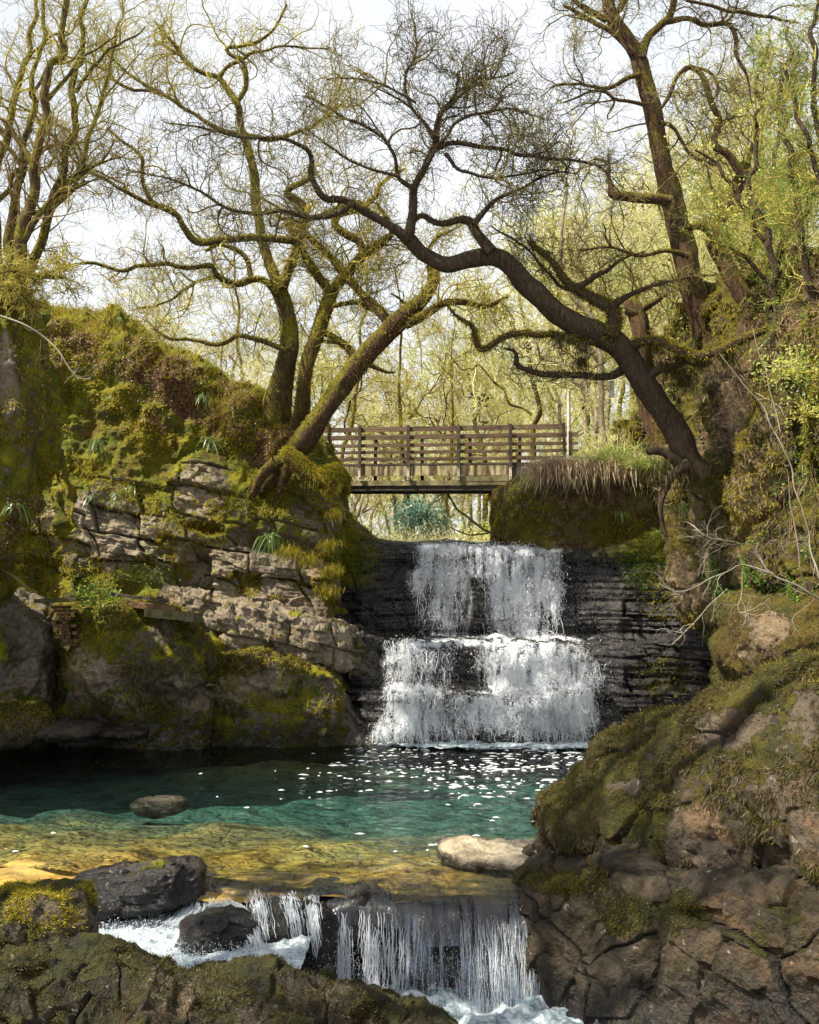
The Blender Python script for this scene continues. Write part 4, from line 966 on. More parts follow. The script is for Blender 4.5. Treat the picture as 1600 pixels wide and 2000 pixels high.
# side channel on the left: dark glassy slide
SLc = []
for px_, rows in ((-120, [(1694, 12.9), (1712, 12.3), (1745, 11.3), (1760, 10.9), (1790, 10.6)]), (0, [(1697, 12.9), (1716, 12.2), (1750, 11.2), (1775, 10.6), (1800, 10.3)]), (60, [(1697, 12.7), (1712, 12.2), (1740, 11.5), (1790, 10.4), (1840, 9.9)]), (110, [(1698, 12.6), (1712, 12.2), (1750, 11.3), (1815, 10.2), (1870, 9.8)]), (150, [(1698, 12.6), (1718, 12.1), (1772, 11.0), (1840, 10.1), (1880, 9.8)])):
    SLc.append((px_, rows))
G = relief(SLc, 90, 110, (.3, .6), (0.005, .005)); G[..., 2] += fbm(G*np.array([4, 1.5, 1]), 3, 251)*.03
tag(mesh_obj('water_slide', G, grid_faces(*G.shape[:2]), M['glass'], attrs=dict(dens=.35*sstep(1780, 1850, topx(G)[1]))), kind='structure')
# white rills round the dome rock
rl = empty('cascade', P(470, 1800, 10.6), 'small white rills splashing around the black dome rock', 'waterfall'); ro = np.array(rl.location)
Qs, Rs = [], []
for k, (pts, n, wd) in enumerate(((((385, 1742, 11.6), (372, 1775, 11.2), (352, 1800, 10.9), (330, 1815, 10.6)), 300, .07), (((430, 1760, 11.3), (462, 1785, 10.7), (490, 1825, 10.3), (505, 1870, 10.1)), 520, .09), (((500, 1742, 11.3), (505, 1785, 10.7), (512, 1840, 10.3)), 170, .09), (((560, 1745, 11.3), (572, 1785, 10.5), (583, 1850, 10.2)), 130, .07), (((610, 1748, 11.2), (612, 1790, 10.6), (618, 1870, 10.3)), 170, .05), (((395, 1735, 11.7), (400, 1762, 11.3), (398, 1790, 10.9)), 150, .09), (((95, 1720, 12), (130, 1765, 11.1), (165, 1815, 10.3), (190, 1860, 9.9)), 90, .03))):
    r = np.random.RandomState(k+60); base = crom(P(*np.array(pts).T), 30)
    v0 = r.uniform(0, 20, n); K = 8; v = np.clip((v0[:, None]+np.linspace(0, 1, K)*r.uniform(4, 12, n)[:, None]).astype(int), 0, 29)
    Q = base[v]+(r.randn(n, 1, 3)*.7*np.array([wd, wd*.6, wd*.35]))+np.cumsum(r.randn(n, K, 3)*.006, 1)
    Qs.append(Q); Rs.append(r.uniform(.001, .0042, n)[:, None]*(.3+.7*np.sin(math.pi*np.linspace(0, 1, K)))[None]*np.ones((n, K)))
V, Fc = tube_mesh(np.concatenate(Qs), np.concatenate(Rs), 4); mesh_obj('falling_strands', V, Fc, M['white'], rl, True, origin=ro)
r = np.random.RandomState(9); n = 9000
pp = r.uniform(190, 520, n); C = P(pp, 1700+0*pp, r.uniform(9.4, 11.2, n)); C[:, 2] = -.32+np.abs(r.randn(n))*.05
V, Fc = drops(C, r.uniform(.002, .008, n), 6); tri_obj('spray', V, Fc, M['white'], rl, ro)
# ------------------------------------------------------------------ footbridge
A0 = P(585, 907, 27.6); A1 = P(1116, 902, 26.2)
br = empty('footbridge', (A0+A1)/2, 'weathered timber footbridge with slatted railings spanning the gorge above the waterfall', 'bridge')
bo_ = np.array(br.location)
ex = unit((A1-A0)*np.array([1, 1, 0])); ez = np.array([0, 0, 1.]); ey = np.cross(ez, ex)   # away from camera
Lb = np.linalg.norm((A1-A0)[:2]); sl_ = (A1[2]-A0[2])/Lb
def bp(s, d, h):   # s along, d away from camera side, h above deck
    return A0+ex*s+np.array([0, 0, sl_*s])+ey*d+ez*h
def s_at(px): 
    ss = np.linspace(-1, Lb+1, 800); q = np.array([bp(s, 0, 0) for s in ss]); return float(np.interp(px, topx(q)[0], ss))
r = random.Random(3)
exs = unit(ex+np.array([0, 0, sl_]))
def plank(name, s0, s1, d, h, hh, th, mat, parent=br, rnd=None, seg=1):
    m = MB()
    n = max(2, int((s1-s0)/.25)); V = []; 
    for i in range(n+1):
        s = s0+(s1-s0)*i/n; w = r.uniform(-.006, .006)
        for (a, b) in ((-th/2, -hh/2), (th/2, -hh/2), (th/2, hh/2), (-th/2, hh/2)): V.append(bp(s, d+a, h+b+w))
    Fq = []
    for i in range(n):
        for j in range(4): Fq.append([i*4+j, i*4+(j+1) % 4, i*4+4+(j+1) % 4, i*4+4+j])
    Fq += [[3, 2, 1, 0], [n*4, n*4+1, n*4+2, n*4+3]]
    m.add(np.array(V), np.array(Fq), r.random() if rnd is None else rnd)
    return m.build(name, M[mat], parent, False, origin=bo_)
posts = [s_at(p) for p in (612, 704, 799, 897, 998, 1103)]
RH = .98
W_ = 1.25
def post(s, d, h0, h1, w=.085, t=.07):
    m = MB(); c = bp(s, d, (h0+h1)/2); lean = ex*r.uniform(-.01, .01)
    m.box(c, ex*w/2, ey*t/2, ez*(h1-h0)/2+lean); o = m.build('post', M['darkwood'], br, False, bo_)
    return o
for s in posts:
    o = post(s, -.075, -.42, RH+.03)
    m = MB(); c = bp(s, -.125, -.30); m.box(c, ex*.035, ey*.008, ez*.16); pl = m.build('bracket', M['plate'], br, False, bo_)
    for hz in (-.18, -.42):
        m = MB(); c = bp(s, -.145, hz+.02); a = np.arange(8)*math.pi/4
        V = np.concatenate([[c+ex*math.cos(q)*.016+ez*math.sin(q)*.016 for q in a], [c+ey*.012+ex*math.cos(q)*.016+ez*math.sin(q)*.016 for q in a]])
        m.add(V, np.array([[i, (i+1) % 8, 8+(i+1) % 8, 8+i] for i in range(8)]+[[0, 1, 2, 3], [0, 3, 4, 7], [4, 5, 6, 7]])); m.build('bolt', M['iron'], br, False, bo_)
for s in posts: post(s+.12, W_+.05, -.3, RH-.02)
post(s_at(1114), .3, -.3, RH-.14, .1, .08)
for hh, w in ((RH-.06, .13), (RH-.29, .10), (RH-.49, .075), (RH-.68, .075), (RH-.86, .07)):
    for a, b in zip([-.95]+posts[1:-1], posts[1:]):
        plank('rail', a+.004 if a > 0 else a, b-.004, -.018, hh, w, .035, 'wood')
for hh, w in ((RH-.06, .12), (RH-.30, .09), (RH-.50, .075), (RH-.70, .075)):
    plank('rail', -.95, posts[2]+.1, W_+.0, hh, w, .035, 'wood'); plank('rail', posts[2]+.11, Lb+.15, W_+.0, hh, w, .035, 'wood')
# deck planks across
m = MB()
s = -1.0
while s < Lb+.2:
    c = bp(s+.07, W_/2, -.03); m.box(c, exs*.067, ey*(W_/2+.02), ez*.025, r.random()); s += .142
m.build('deck', M['darkwood'], br, False, bo_)
plank('deck_edge', -1.0, Lb+.1, -.02, -.035, .05, .05, 'darkwood')
for i in range(len(posts)-2):
    a = -.95 if i == 0 else posts[i]
    plank('side_board', a+.005, posts[i+1]-.005, -.02, -.20, .27, .035, 'board')
s0 = posts[-2]
plank('side_board', posts[-3]+.01, s0-.02, -.015, -.42, .15, .03, 'beam')
n = 9
for i in range(n):
    w = (Lb-.25-s0)/n; m = MB(); c = bp(s0+w*(i+.5), -.03, -.27+r.uniform(-.01, .01)); m.box(c, ex*w*.46, ey*.016, ez*.21, r.random()); m.build('upright_board', M['darkwood'], br, False, bo_)
plank('beam', -1.3, s0+.3, .06, -.53, .13, .16, 'beam'); plank('beam', -1.3, s0+.35, .12, -.66, .13, .2, 'darkwood')
plank('beam', -1.3, s0+.3, W_-.1, -.58, .22, .18, 'darkwood')
# thin pole and hanging timber
def post_thing(name, px, y0, y1, Y, wpx, mat, label, cat):
    a, b = P(px, y0, Y), P(px+1, y1, Y); w = wpx*Y/F/2
    q = np.linspace(0, 1, 12)[:, None]*(a-b)+b
    V, Fc = tube_mesh(q[None], np.full((1, 12), w), 7, .12, 3)
    return V, Fc
V, Fc = post_thing('pole', 1111, 764, 905, 26.8, 7, 'pole', '', '')
po = empty('pole', P(1111, 905, 26.8), 'thin grey wooden pole standing at the right end of the footbridge', 'pole'); mesh_obj('shaft', V, Fc, M['pole'], po, True, origin=np.array(po.location))
c = P(1111, 764, 26.8); V, Fc = tube_mesh(np.array([[c, c+[0, 0, .02], c+[0, 0, .035]]]), np.array([[.055, .05, .004]]), 8); mesh_obj('cap', V, Fc, M['plate'], po, True, origin=np.array(po.location))
hb = empty('hanging_timber', P(1196, 777, 20.6), 'short grey timber hanging on a wire below the oak trunk', 'timber'); ho = np.array(hb.location)
m = MB(); m.box(P(1195, 760, 20.6), [.045, 0, 0], [0, .04, 0], [0.004, 0, .17]); m.build('block', M['pole'], hb, False, ho)
a = P(1199, 715, 20.6); b = P(1195, 744, 20.6); q = np.linspace(0, 1, 5)[:, None]*(b-a)+a; V, Fc = tube_mesh(q[None], np.full((1, 5), .004), 5); mesh_obj('wire', V, Fc, M['iron'], hb, True, origin=ho)
# wire from the pole
a = P(1111, 790, 26.8); b = P(1192, 745, 21); t = np.linspace(0, 1, 24)[:, None]; q = a+(b-a)*t; q[:, 2] -= (t*(1-t))[:, 0]*.25
V, Fc = tube_mesh(q[None], np.full((1, 24), .005), 4); tag(mesh_obj('wire', V, Fc, M['iron'], None, True), 'thin slack wire running from the grey pole to the oak', 'wire')
# ---- old works on the left rock
wk = empty('ruined_brickwork', P(130, 1230, 22.1), 'crumbling red brick pier under a flat stone on the left rock', 'brickwork'); wo2 = np.array(wk.location)
m = MB(); rr = random.Random(5)
for i in range(11):
    for j in range(4):
        py = 1186+i*7.2; px = 108+j*11+(5 if i % 2 else 0)+max(0, i-5)*1.8
        if (j in (0, 3) and rr.random() < .45) or rr.random() < .08: continue
        if i > 7 and j > 3: continue
        c = P(px, py, 21.75+rr.uniform(-.05, .05)); a = rr.uniform(-.35, .35)
        m.box(c, [.055*math.cos(a), .055*math.sin(a), 0], [-.05*math.sin(a), .12, 0], [0, 0, .034], rr.random())
m.build('bricks', M['brick'], wk, False, wo2)
m = MB(); m.box(P(118, 1172, 21.6), [.42, .04, .02], [0, .35, 0], [0, 0, .04]); m.build('cap_stone', M['concrete'], wk, False, wo2)
sb = empty('stone_shelf', P(340, 1205, 21.6), 'flat mossy stone shelf with a red brick course and iron rail on top', 'shelf'); so2 = np.array(sb.location)
def slabm(px0, py0, px1, py1, Y, th, dp, name, mat, dyo=0):
    a, b = P(px0, py0, Y), P(px1, py1, Y); n = 14; V = []; rr = random.Random(int(px0))
    for i in range(n+1):
        c = a+(b-a)*i/n; j = rr.uniform(-.02, .02)
        for (u, v) in ((-dp, -th), (dp, -th), (dp, th), (-dp, th)): V.append(c+np.array([0, u+(j if u < 0 else 0), v+j*.3]))
    Fq = [[i*4+j, i*4+(j+1) % 4, i*4+4+(j+1) % 4, i*4+4+j] for i in range(n) for j in range(4)]+[[3, 2, 1, 0], [n*4, n*4+1, n*4+2, n*4+3]]
    m = MB(); m.add(V, Fq); return m.build(name, M[mat], sb, False, so2)
slabm(292, 1196, 386, 1206, 21.2, .085, .45, 'slab', 'concrete'); slabm(262, 1180, 349, 1192, 21.35, .06, .25, 'brick_course', 'brick'); slabm(214, 1160, 328, 1174, 21.3, .035, .05, 'iron_rail', 'darkwood'); slabm(360, 1213, 384, 1212, 21.0, .04, .12, 'broken_edge', 'concrete')
# ------------------------------------------------------------------ traced trees
def full_tree(T, name, base, label, cat, matT, matC, n1, n2, n3, n4=0, l1=(.7, 2.2), l2=(.4, 1.1), l3=(.2, .55), l4=(.08, .25), wig=.3, up=.12, group=None, tmin=.2, rmin=.0035, pick=None, sides=10, drop=0):
    limbs = T.L if pick is None else [T.L[i] for i in pick]
    A = T.grow(limbs, n1, l1, 12, .8, wig, (35, 80), up, tmin, rmin*1.6, drop=drop)
    B = T.grow(lst(A)+limbs, n2, l2, 9, .6, wig*1.1, (30, 75), up, .1, rmin*1.2, drop=drop)
    C_ = T.grow(lst(B), n3, l3, 7, .5, wig, (25, 70), up, .1, rmin)
    lv = [(A, 5), (B, 4), (C_, 3)]
    if n4: lv.append((T.grow(lst(C_), n4, l4, 4, .4, wig*.8, (25, 65), up, .1, rmin*.8), 3))
    T.levels = lv
    return T.build(name, base, label, cat, M[matT], M[matC], lv, group, sides)
# --- front oak, growing from the right ledge
O = Tree(11, .76); Y = 20.4
O.limb([(1362, 930, 44), (1345, 905, 38), (1325, 840, 33), (1283, 775, 31), (1240, 715, 31), (1205, 670, 33), (1160, 648, 34), (1125, 640, 32), (1080, 610, 29), (1030, 558, 26), (975, 502, 24), (930, 498, 22), (870, 514, 21), (825, 500, 19), (797, 468, 17)], (20.6, 19.6), crook=.05)
def ol(pts, Y=19.6, **k): return O.limb(pts, Y, **k)
ol([(797, 470, 15), (803, 430, 13), (812, 370, 11), (835, 320, 10), (850, 275, 9), (862, 225, 7), (890, 190, 5), (900, 140, 3)], (19.6, 19.2))
ol([(797, 468, 14), (765, 440, 12), (725, 415, 11), (680, 392, 10), (635, 385, 9), (612, 345, 8), (606, 300, 7), (585, 285, 6), (545, 272, 5), (480, 270, 4), (410, 255, 3), (330, 240, 2)], (19.6, 18.4))
ol([(960, 492, 16), (935, 460, 14), (922, 435, 13), (900, 430, 11), (860, 438, 9), (828, 420, 8), (812, 425, 7)], 19.7)
ol([(925, 438, 9), (950, 405, 7), (975, 385, 6), (1010, 370, 5), (1060, 345, 3.5), (1110, 335, 2.5)], 19.5)
ol([(690, 398, 8), (650, 420, 8), (600, 425, 7), (560, 410, 6), (500, 416, 5.5), (440, 405, 4.5), (385, 370, 3.5), (320, 345, 2.5), (240, 330, 2)], (19, 17.8))
ol([(852, 290, 8), (885, 278, 7), (920, 285, 6.5), (970, 292, 6), (1040, 302, 5), (1110, 312, 4), (1175, 325, 3), (1190, 350, 2)], (19.3, 18.8))
ol([(812, 370, 7), (780, 345, 6), (770, 300, 5), (750, 270, 4.5), (700, 240, 4), (640, 215, 3), (590, 190, 2)], (19.3, 18.5))
ol([(848, 270, 6), (825, 235, 5), (800, 200, 5), (790, 150, 4), (815, 100, 3), (810, 50, 2)], 19.2)
ol([(870, 215, 5), (915, 175, 4), (960, 150, 3), (1010, 140, 2)], 19.2); ol([(812, 200, 4), (760, 170, 3.5), (700, 155, 3), (640, 160, 2)], 18.8)
ol([(870, 300, 6), (900, 330, 5), (960, 350, 4), (1020, 340, 3), (1090, 330, 2)], 19.1); ol([(780, 345, 5), (720, 330, 4), (660, 300, 3), (600, 250, 2)], 18.6)
ol([(835, 320, 6), (880, 250, 5), (940, 225, 4), (1000, 215, 3), (1060, 230, 2)], 19.0)
ol([(1188, 660, 24), (1198, 625, 21), (1190, 600, 19), (1160, 585, 16), (1125, 562, 12), (1095, 535, 10), (1075, 505, 8), (1045, 480, 7), (1035, 470, 4)], 20.1)
ol([(1190, 602, 12), (1225, 580, 8), (1270, 560, 6), (1330, 545, 4), (1400, 540, 2)], 20); ol([(1125, 562, 9), (1160, 545, 8), (1185, 525, 6), (1215, 505, 4), (1260, 490, 2)], 20.0)
ol([(1130, 570, 6), (1090, 555, 5), (1060, 520, 4), (1010, 470, 3), (960, 440, 2)], 20.2)
ol([(1212, 725, 12), (1190, 735, 10), (1140, 735, 9), (1090, 732, 9), (1045, 725, 8), (1012, 712, 7), (1005, 690, 5), (985, 680, 3)], (20.5, 19.8))
ol([(1172, 662, 13), (1130, 665, 10), (1080, 655, 9), (1030, 652, 8), (985, 660, 8), (945, 686, 8), (930, 660, 7), (918, 632, 6), (890, 615, 4), (870, 590, 3)], (20.2, 19.2))
ol([(1222, 690, 15), (1245, 667, 13), (1285, 664, 12), (1330, 684, 12), (1365, 700, 12), (1410, 685, 12), (1450, 660, 11), (1500, 640, 9)], (20.4, 18.8))
ol([(1262, 742, 14), (1285, 722, 13), (1320, 712, 12), (1345, 690, 10)], 20.3)
ol([(1325, 905, 13), (1300, 885, 12), (1275, 878, 12), (1262, 882, 10)], 20.3, crook=.02); ol([(1345, 910, 20), (1320, 925, 16), (1300, 945, 12), (1290, 990, 8), (1300, 1040, 6)], 20.3)
A = O.grow([O.L[i] for i in (1, 2, 4, 5, 6, 7, 8, 9, 10, 11, 12, 13)], 190, (.6, 1.9), 13, .8, .23, (35, 80), .10, .25, .006)
A2 = O.grow([O.L[i] for i in (14, 15, 16, 17, 18)], 60, (.4, 1.4), 12, .7, .23, (35, 80), .10, .2, .005)
B = O.grow(lst(A)+[O.L[i] for i in (1, 2, 4, 5, 6, 7, 8, 9, 10, 11, 12, 13)], 1900, (.3, .95), 9, .6, .24, (30, 75), .1, .1, .0045)
B2 = O.grow(lst(A2)+[O.L[i] for i in (14, 15, 16, 17, 18)], 420, (.25, .8), 9, .6, .24, (30, 75), .05, .1, .004)
C1 = O.grow(lst(B), 6000, (.2, .62), 7, .5, .25, (25, 70), .1, .1, .0035); C2 = O.grow(lst(B2), 1500, (.15, .45), 7, .5, .25, (25, 70), .1, .1, .0032)
D1 = O.grow(lst(C1), 2200, (.08, .22), 4, .4, .25, (25, 65), .1, .2, .003)
oak = O.build('oak_tree', P(1350, 930, 20.6), 'dark crooked oak arching from the right ledge over the footbridge', 'tree', M['oakbark'], M['oaktwig'], [(A, 5), (A2, 5), (B, 4), (B2, 4), (C1, 3), (C2, 3), (D1, 3)], None, 12)

# --- left tree A (upright, mossy)
T1 = Tree(21, .74)
T1.limb([(530, 905, 46, 24.6), (536, 850, 46, 24.5), (545, 790, 38, 24.1), (556, 730, 28, 23.7), (565, 680, 25), (564, 630, 23), (556, 590, 23), (548, 560, 22)], 23.4, crook=.05)
l = lambda T, p, Y=23.2, **k: T.limb(p, Y, **k)
l(T1, [(548, 565, 17), (530, 525, 15), (513, 470, 14), (503, 410, 13), (495, 350, 13), (484, 295, 12), (470, 240, 10), (462, 205, 9), (445, 172, 8), (420, 150, 7), (375, 130, 6), (345, 95, 5), (315, 50, 3)])
l(T1, [(462, 205, 7), (478, 165, 7), (472, 120, 6), (440, 95, 5), (480, 90, 5), (530, 60, 4), (560, 10, 3)]); l(T1, [(430, 150, 6), (445, 130, 5), (490, 105, 4), (545, 92, 3), (640, 95, 2)])
l(T1, [(375, 128, 4), (340, 100, 4), (320, 85, 3), (320, 70, 3), (300, 40, 2)]); l(T1, [(484, 270, 8), (430, 250, 6), (380, 225, 5), (310, 180, 5), (260, 150, 4), (200, 95, 3)])
l(T1, [(310, 180, 4), (250, 170, 4), (190, 130, 3), (130, 110, 2)]); l(T1, [(470, 262, 7), (530, 270, 6), (590, 255, 5), (640, 225, 4), (680, 190, 2)])
l(T1, [(552, 560, 16), (572, 505, 14), (588, 460, 13), (598, 415, 12), (585, 395, 11), (560, 378, 9), (600, 352, 8), (615, 335, 6)], (23.2, 22.6), crook=.03)
l(T1, [(580, 470, 11), (545, 468, 11), (500, 466, 10), (440, 468, 10), (385, 470, 10), (362, 445, 9), (338, 412, 8), (300, 395, 7), (285, 365, 6), (278, 330, 5), (270, 300, 4), (210, 250, 3)], (22.8, 21.6), crook=.03)
l(T1, [(345, 420, 7), (300, 400, 6), (240, 370, 5), (170, 330, 4), (90, 260, 2)], (21.8, 21)); l(T1, [(543, 575, 12), (520, 550, 10), (485, 547, 9), (455, 553, 8), (425, 542, 8), (410, 520, 7), (370, 522, 6), (300, 518, 6), (235, 526, 5), (170, 515, 4), (90, 530, 2)], (23.2, 22))
l(T1, [(492, 547, 8), (484, 510, 7), (470, 492, 6), (430, 476, 5), (400, 490, 4)]); l(T1, [(420, 540, 4), (370, 560, 4), (330, 590, 3), (270, 600, 2)])
l(T1, [(560, 685, 8), (510, 668, 7), (465, 660, 6), (430, 672, 6), (380, 665, 5), (335, 660, 4), (300, 640, 2)])
l(T1, [(590, 430, 8), (630, 420, 6), (690, 395, 5), (740, 420, 3)], 22.9)
lm = T1.L[1:]
A = T1.grow(lm, 210, (.6, 2.1), 12, .8, .24, (35, 80), .12, .2, .006)
B = T1.grow(lst(A)+lm, 1500, (.35, 1.0), 9, .6, .25, (30, 75), .12, .1, .0048)
C1 = T1.grow(lst(B), 5500, (.2, .55), 7, .5, .24, (25, 70), .1, .1, .0036)
t1e = T1.build('oak_tree', P(545, 850, 23.4), 'upright mossy oak with long left-reaching boughs on top of the left cliff', 'tree', M['greenbark'], M['mosstwig'], [(A, 5), (B, 4), (C1, 3)], None, 12)
# --- left tree B (middle stem)
T2 = Tree(31, .8)
T2.limb([(575, 905, 26, 24.3), (583, 850, 24, 24.1), (592, 790, 20, 23.5), (600, 745, 18), (612, 690, 18), (628, 640, 19), (640, 600, 18), (648, 565, 18)], 23.2, crook=.05)
l(T2, [(646, 572, 13), (622, 540, 11), (600, 505, 10), (585, 475, 8), (560, 440, 6)]); l(T2, [(650, 570, 14), (680, 530, 12), (712, 492, 11), (745, 472, 9), (765, 455, 8), (758, 430, 6), (740, 400, 4)], (23.2, 22.6))
l(T2, [(708, 495, 10), (700, 470, 10), (675, 455, 9), (655, 440, 9), (665, 420, 8), (700, 410, 7), (730, 385, 6), (745, 360, 5), (790, 330, 3)], 22.8, crook=.02); l(T2, [(628, 645, 8), (670, 672, 9), (690, 690, 7)]); l(T2, [(640, 600, 7), (690, 590, 5), (730, 605, 5), (760, 620, 4)])
lm = T2.L[1:]
A = T2.grow(lm, 70, (.5, 1.8), 12, .8, .24, (35, 80), .12, .2, .006); B = T2.grow(lst(A)+lm, 520, (.3, .9), 9, .6, .25, (30, 75), .12, .1, .0045); C1 = T2.grow(lst(B), 2200, (.2, .5), 7, .5, .24, (25, 70), .1, .1, .0036)
t2e = T2.build('oak_tree', P(585, 850, 23.2), 'slender ivy-flecked oak stem in the middle of the left group of three', 'tree', M['greenbark'], M['mosstwig'], [(A, 5), (B, 4), (C1, 3)], None, 10)
# --- left tree C (leaning)
T3 = Tree(41, .74)
T3.limb([(505, 965, 8, 23.4), (525, 940, 20, 23.1), (555, 902, 30, 22.8), (592, 855, 30, 22.6), (635, 795, 28, 22.6), (690, 720, 28), (735, 668, 27), (775, 625, 26), (815, 592, 20), (842, 562, 15), (848, 530, 17), (838, 515, 12)], (22.5, 22.8), crook=.05)
l(T3, [(765, 635, 15), (740, 605, 13), (705, 572, 11), (672, 535, 10), (645, 505, 9), (610, 470, 8), (575, 440, 6), (540, 420, 4)], (22.8, 23.6)); l(T3, [(792, 632, 15), (830, 615, 12), (860, 597, 10), (900, 592, 9), (950, 598, 6), (990, 580, 4)], (22.6, 22))
l(T3, [(845, 520, 10), (835, 490, 6), (860, 460, 4), (900, 440, 2)]); l(T3, [(690, 700, 8), (670, 670, 7), (640, 665, 5), (610, 670, 3)]); l(T3, [(800, 600, 5), (780, 582, 3), (765, 572, 1.5)]); l(T3, [(722, 712, 7), (750, 725, 4), (770, 728, 2)])
l(T3, [(625, 810, 8), (640, 830, 6), (645, 860, 4), (655, 880, 2)]); l(T3, [(540, 905, 18, 22.5), (512, 930, 14, 22.6), (490, 975, 8, 22.9)], 22.3); l(T3, [(575, 890, 16, 22.4), (552, 935, 12, 22.5), (535, 985, 5, 22.9)], 22.3)
lm = T3.L[1:4]
A = T3.grow(lm+[T3.L[0][60:]], 80, (.5, 1.8), 12, .8, .24, (35, 80), .12, .2, .006); B = T3.grow(lst(A)+lm, 650, (.3, .9), 9, .6, .25, (30, 75), .12, .1, .0045); C1 = T3.grow(lst(B), 2600, (.2, .5), 7, .5, .24, (25, 70), .1, .1, .0036)
t3e = T3.build('oak_tree', P(560, 900, 22.5), 'red-brown oak leaning right over the footbridge from twisted exposed roots', 'tree', M['redbark'], M['mosstwig'], [(A, 5), (B, 4), (C1, 3)], None, 12)
# mossy log
Lg = Tree(47); Lg.limb([(562, 888, 15), (585, 905, 16), (610, 925, 17), (632, 932, 20), (648, 922, 16), (655, 912, 8)], 21.9, crook=.03); Lg.limb([(640, 925, 14), (648, 945, 12), (640, 965, 7)], 21.8, crook=.02)
V, Fc, n = [], [], 0
for q in Lg.L:
    a, b = tube_mesh(q[None, :, :3], q[None, :, 3], 14, .3, 5); V.append(a); Fc.append(b+n); n += len(a)
logV = np.concatenate(V); tag(mesh_obj('mossy_log', logV, np.concatenate(Fc), M['greenbark'], None, True), 'bright yellow-green mossy stump log poking out by the left end of the bridge', 'log')

# --- tall right tree
T4 = Tree(51, .88)
T4.limb([(1385, 690, 32), (1372, 620, 29), (1350, 545, 28), (1335, 480, 27), (1322, 430, 26), (1310, 370, 24), (1295, 300, 21), (1280, 240, 20), (1266, 190, 20), (1250, 135, 19), (1236, 95, 17), (1205, 45, 17), (1188, 0, 15), (1180, -60, 13), (1170, -160, 9)], (24, 23.5), crook=.05)
l = lambda T, p, Y=23.5, **k: T.limb(p, Y, **k)
l(T4, [(1252, 115, 12), (1268, 75, 10), (1290, 52, 9), (1310, 30, 8), (1318, -10, 7), (1320, -60, 5)]); l(T4, [(1300, 42, 8), (1345, 36, 6), (1380, 50, 6), (1420, 48, 5), (1438, 75, 5), (1440, 110, 4), (1460, 150, 3), (1470, 200, 2)])
l(T4, [(1238, 105, 8), (1200, 70, 6), (1150, 35, 5), (1100, 10, 3)]); l(T4, [(1185, 40, 8), (1140, 15, 6), (1100, -20, 4)]); l(T4, [(1262, 145, 7), (1230, 152, 6), (1190, 170, 5), (1140, 165, 3), (1080, 170, 2)])
l(T4, [(1258, 205, 5), (1220, 195, 4), (1160, 180, 3), (1100, 200, 2)]); l(T4, [(1290, 240, 6), (1310, 245, 5), (1330, 270, 4), (1360, 310, 4), (1400, 320, 3)]); l(T4, [(1310, 395, 14), (1275, 388, 12), (1230, 382, 11), (1200, 378, 10), (1195, 360, 6)]); l(T4, [(1200, 378, 6), (1188, 350, 5), (1186, 320, 4), (1160, 310, 3)])
l(T4, [(1200, 30, 8), (1240, -20, 7), (1300, -60, 4)]); l(T4, [(1345, 500, 8), (1300, 490, 5), (1250, 500, 4), (1190, 480, 3), (1130, 490, 2)]); l(T4, [(1340, 0, 4), (1400, 15, 4), (1470, 30, 4), (1560, 45, 2)], 22.5)
lm = T4.L[1:]
A = T4.grow(lm+[T4.L[0][40:]], 130, (.6, 2.2), 12, .8, .24, (35, 80), .08, .15, .006); B = T4.grow(lst(A)+lm, 900, (.3, 1.), 9, .6, .25, (30, 75), .1, .1, .0048); C1 = T4.grow(lst(B), 3500, (.2, .5), 7, .5, .24, (25, 70), .1, .1, .0038)
T4.build('tall_tree', P(1385, 690, 24), 'tall leaning brown-barked tree rising out of the top of the picture on the right', 'tree', M['redbark'], M['oaktwig'], [(A, 5), (B, 4), (C1, 3)], None, 12)
# --- Y shaped tree with looping boughs
T5 = Tree(61, .88)
T5.limb([(1530, 690, 22), (1490, 620, 21), (1450, 570, 20), (1420, 510, 20), (1400, 470, 19), (1408, 430, 17), (1430, 390, 16), (1450, 350, 15), (1462, 318, 12)], 21.8, crook=.04)
l5 = lambda p, **k: T5.limb(p, 21.6, **k)
l5([(1452, 345, 10), (1425, 305, 9), (1398, 285, 9), (1398, 262, 8), (1405, 235, 8), (1392, 205, 7), (1380, 170, 7), (1370, 140, 6), (1345, 130, 6), (1322, 150, 5), (1308, 185, 5), (1292, 212, 4)], crook=.02); l5([(1348, 130, 5), (1385, 140, 4), (1402, 165, 4), (1398, 190, 3), (1385, 195, 3)], crook=.01)
l5([(1405, 465, 12), (1370, 440, 10), (1340, 445, 8)]); l5([(1455, 340, 9), (1490, 320, 6)]); l5([(1460, 320, 6), (1480, 260, 5), (1520, 200, 4), (1560, 120, 3)])
A = T5.grow(T5.L[1:], 50, (.4, 1.5), 12, .8, .24, (35, 80), .08, .15, .005); B = T5.grow(lst(A), 350, (.3, .8), 9, .6, .25, (30, 75), .1, .1, .0045); C1 = T5.grow(lst(B), 1300, (.2, .5), 7, .5, .24, (25, 70), .1, .1, .0035)
T5.build('forked_tree', P(1530, 690, 21.8), 'forked tree with a looped bough, behind the right gorge wall', 'tree', M['redbark'], M['oaktwig'], [(A, 5), (B, 4), (C1, 3)], None, 10)
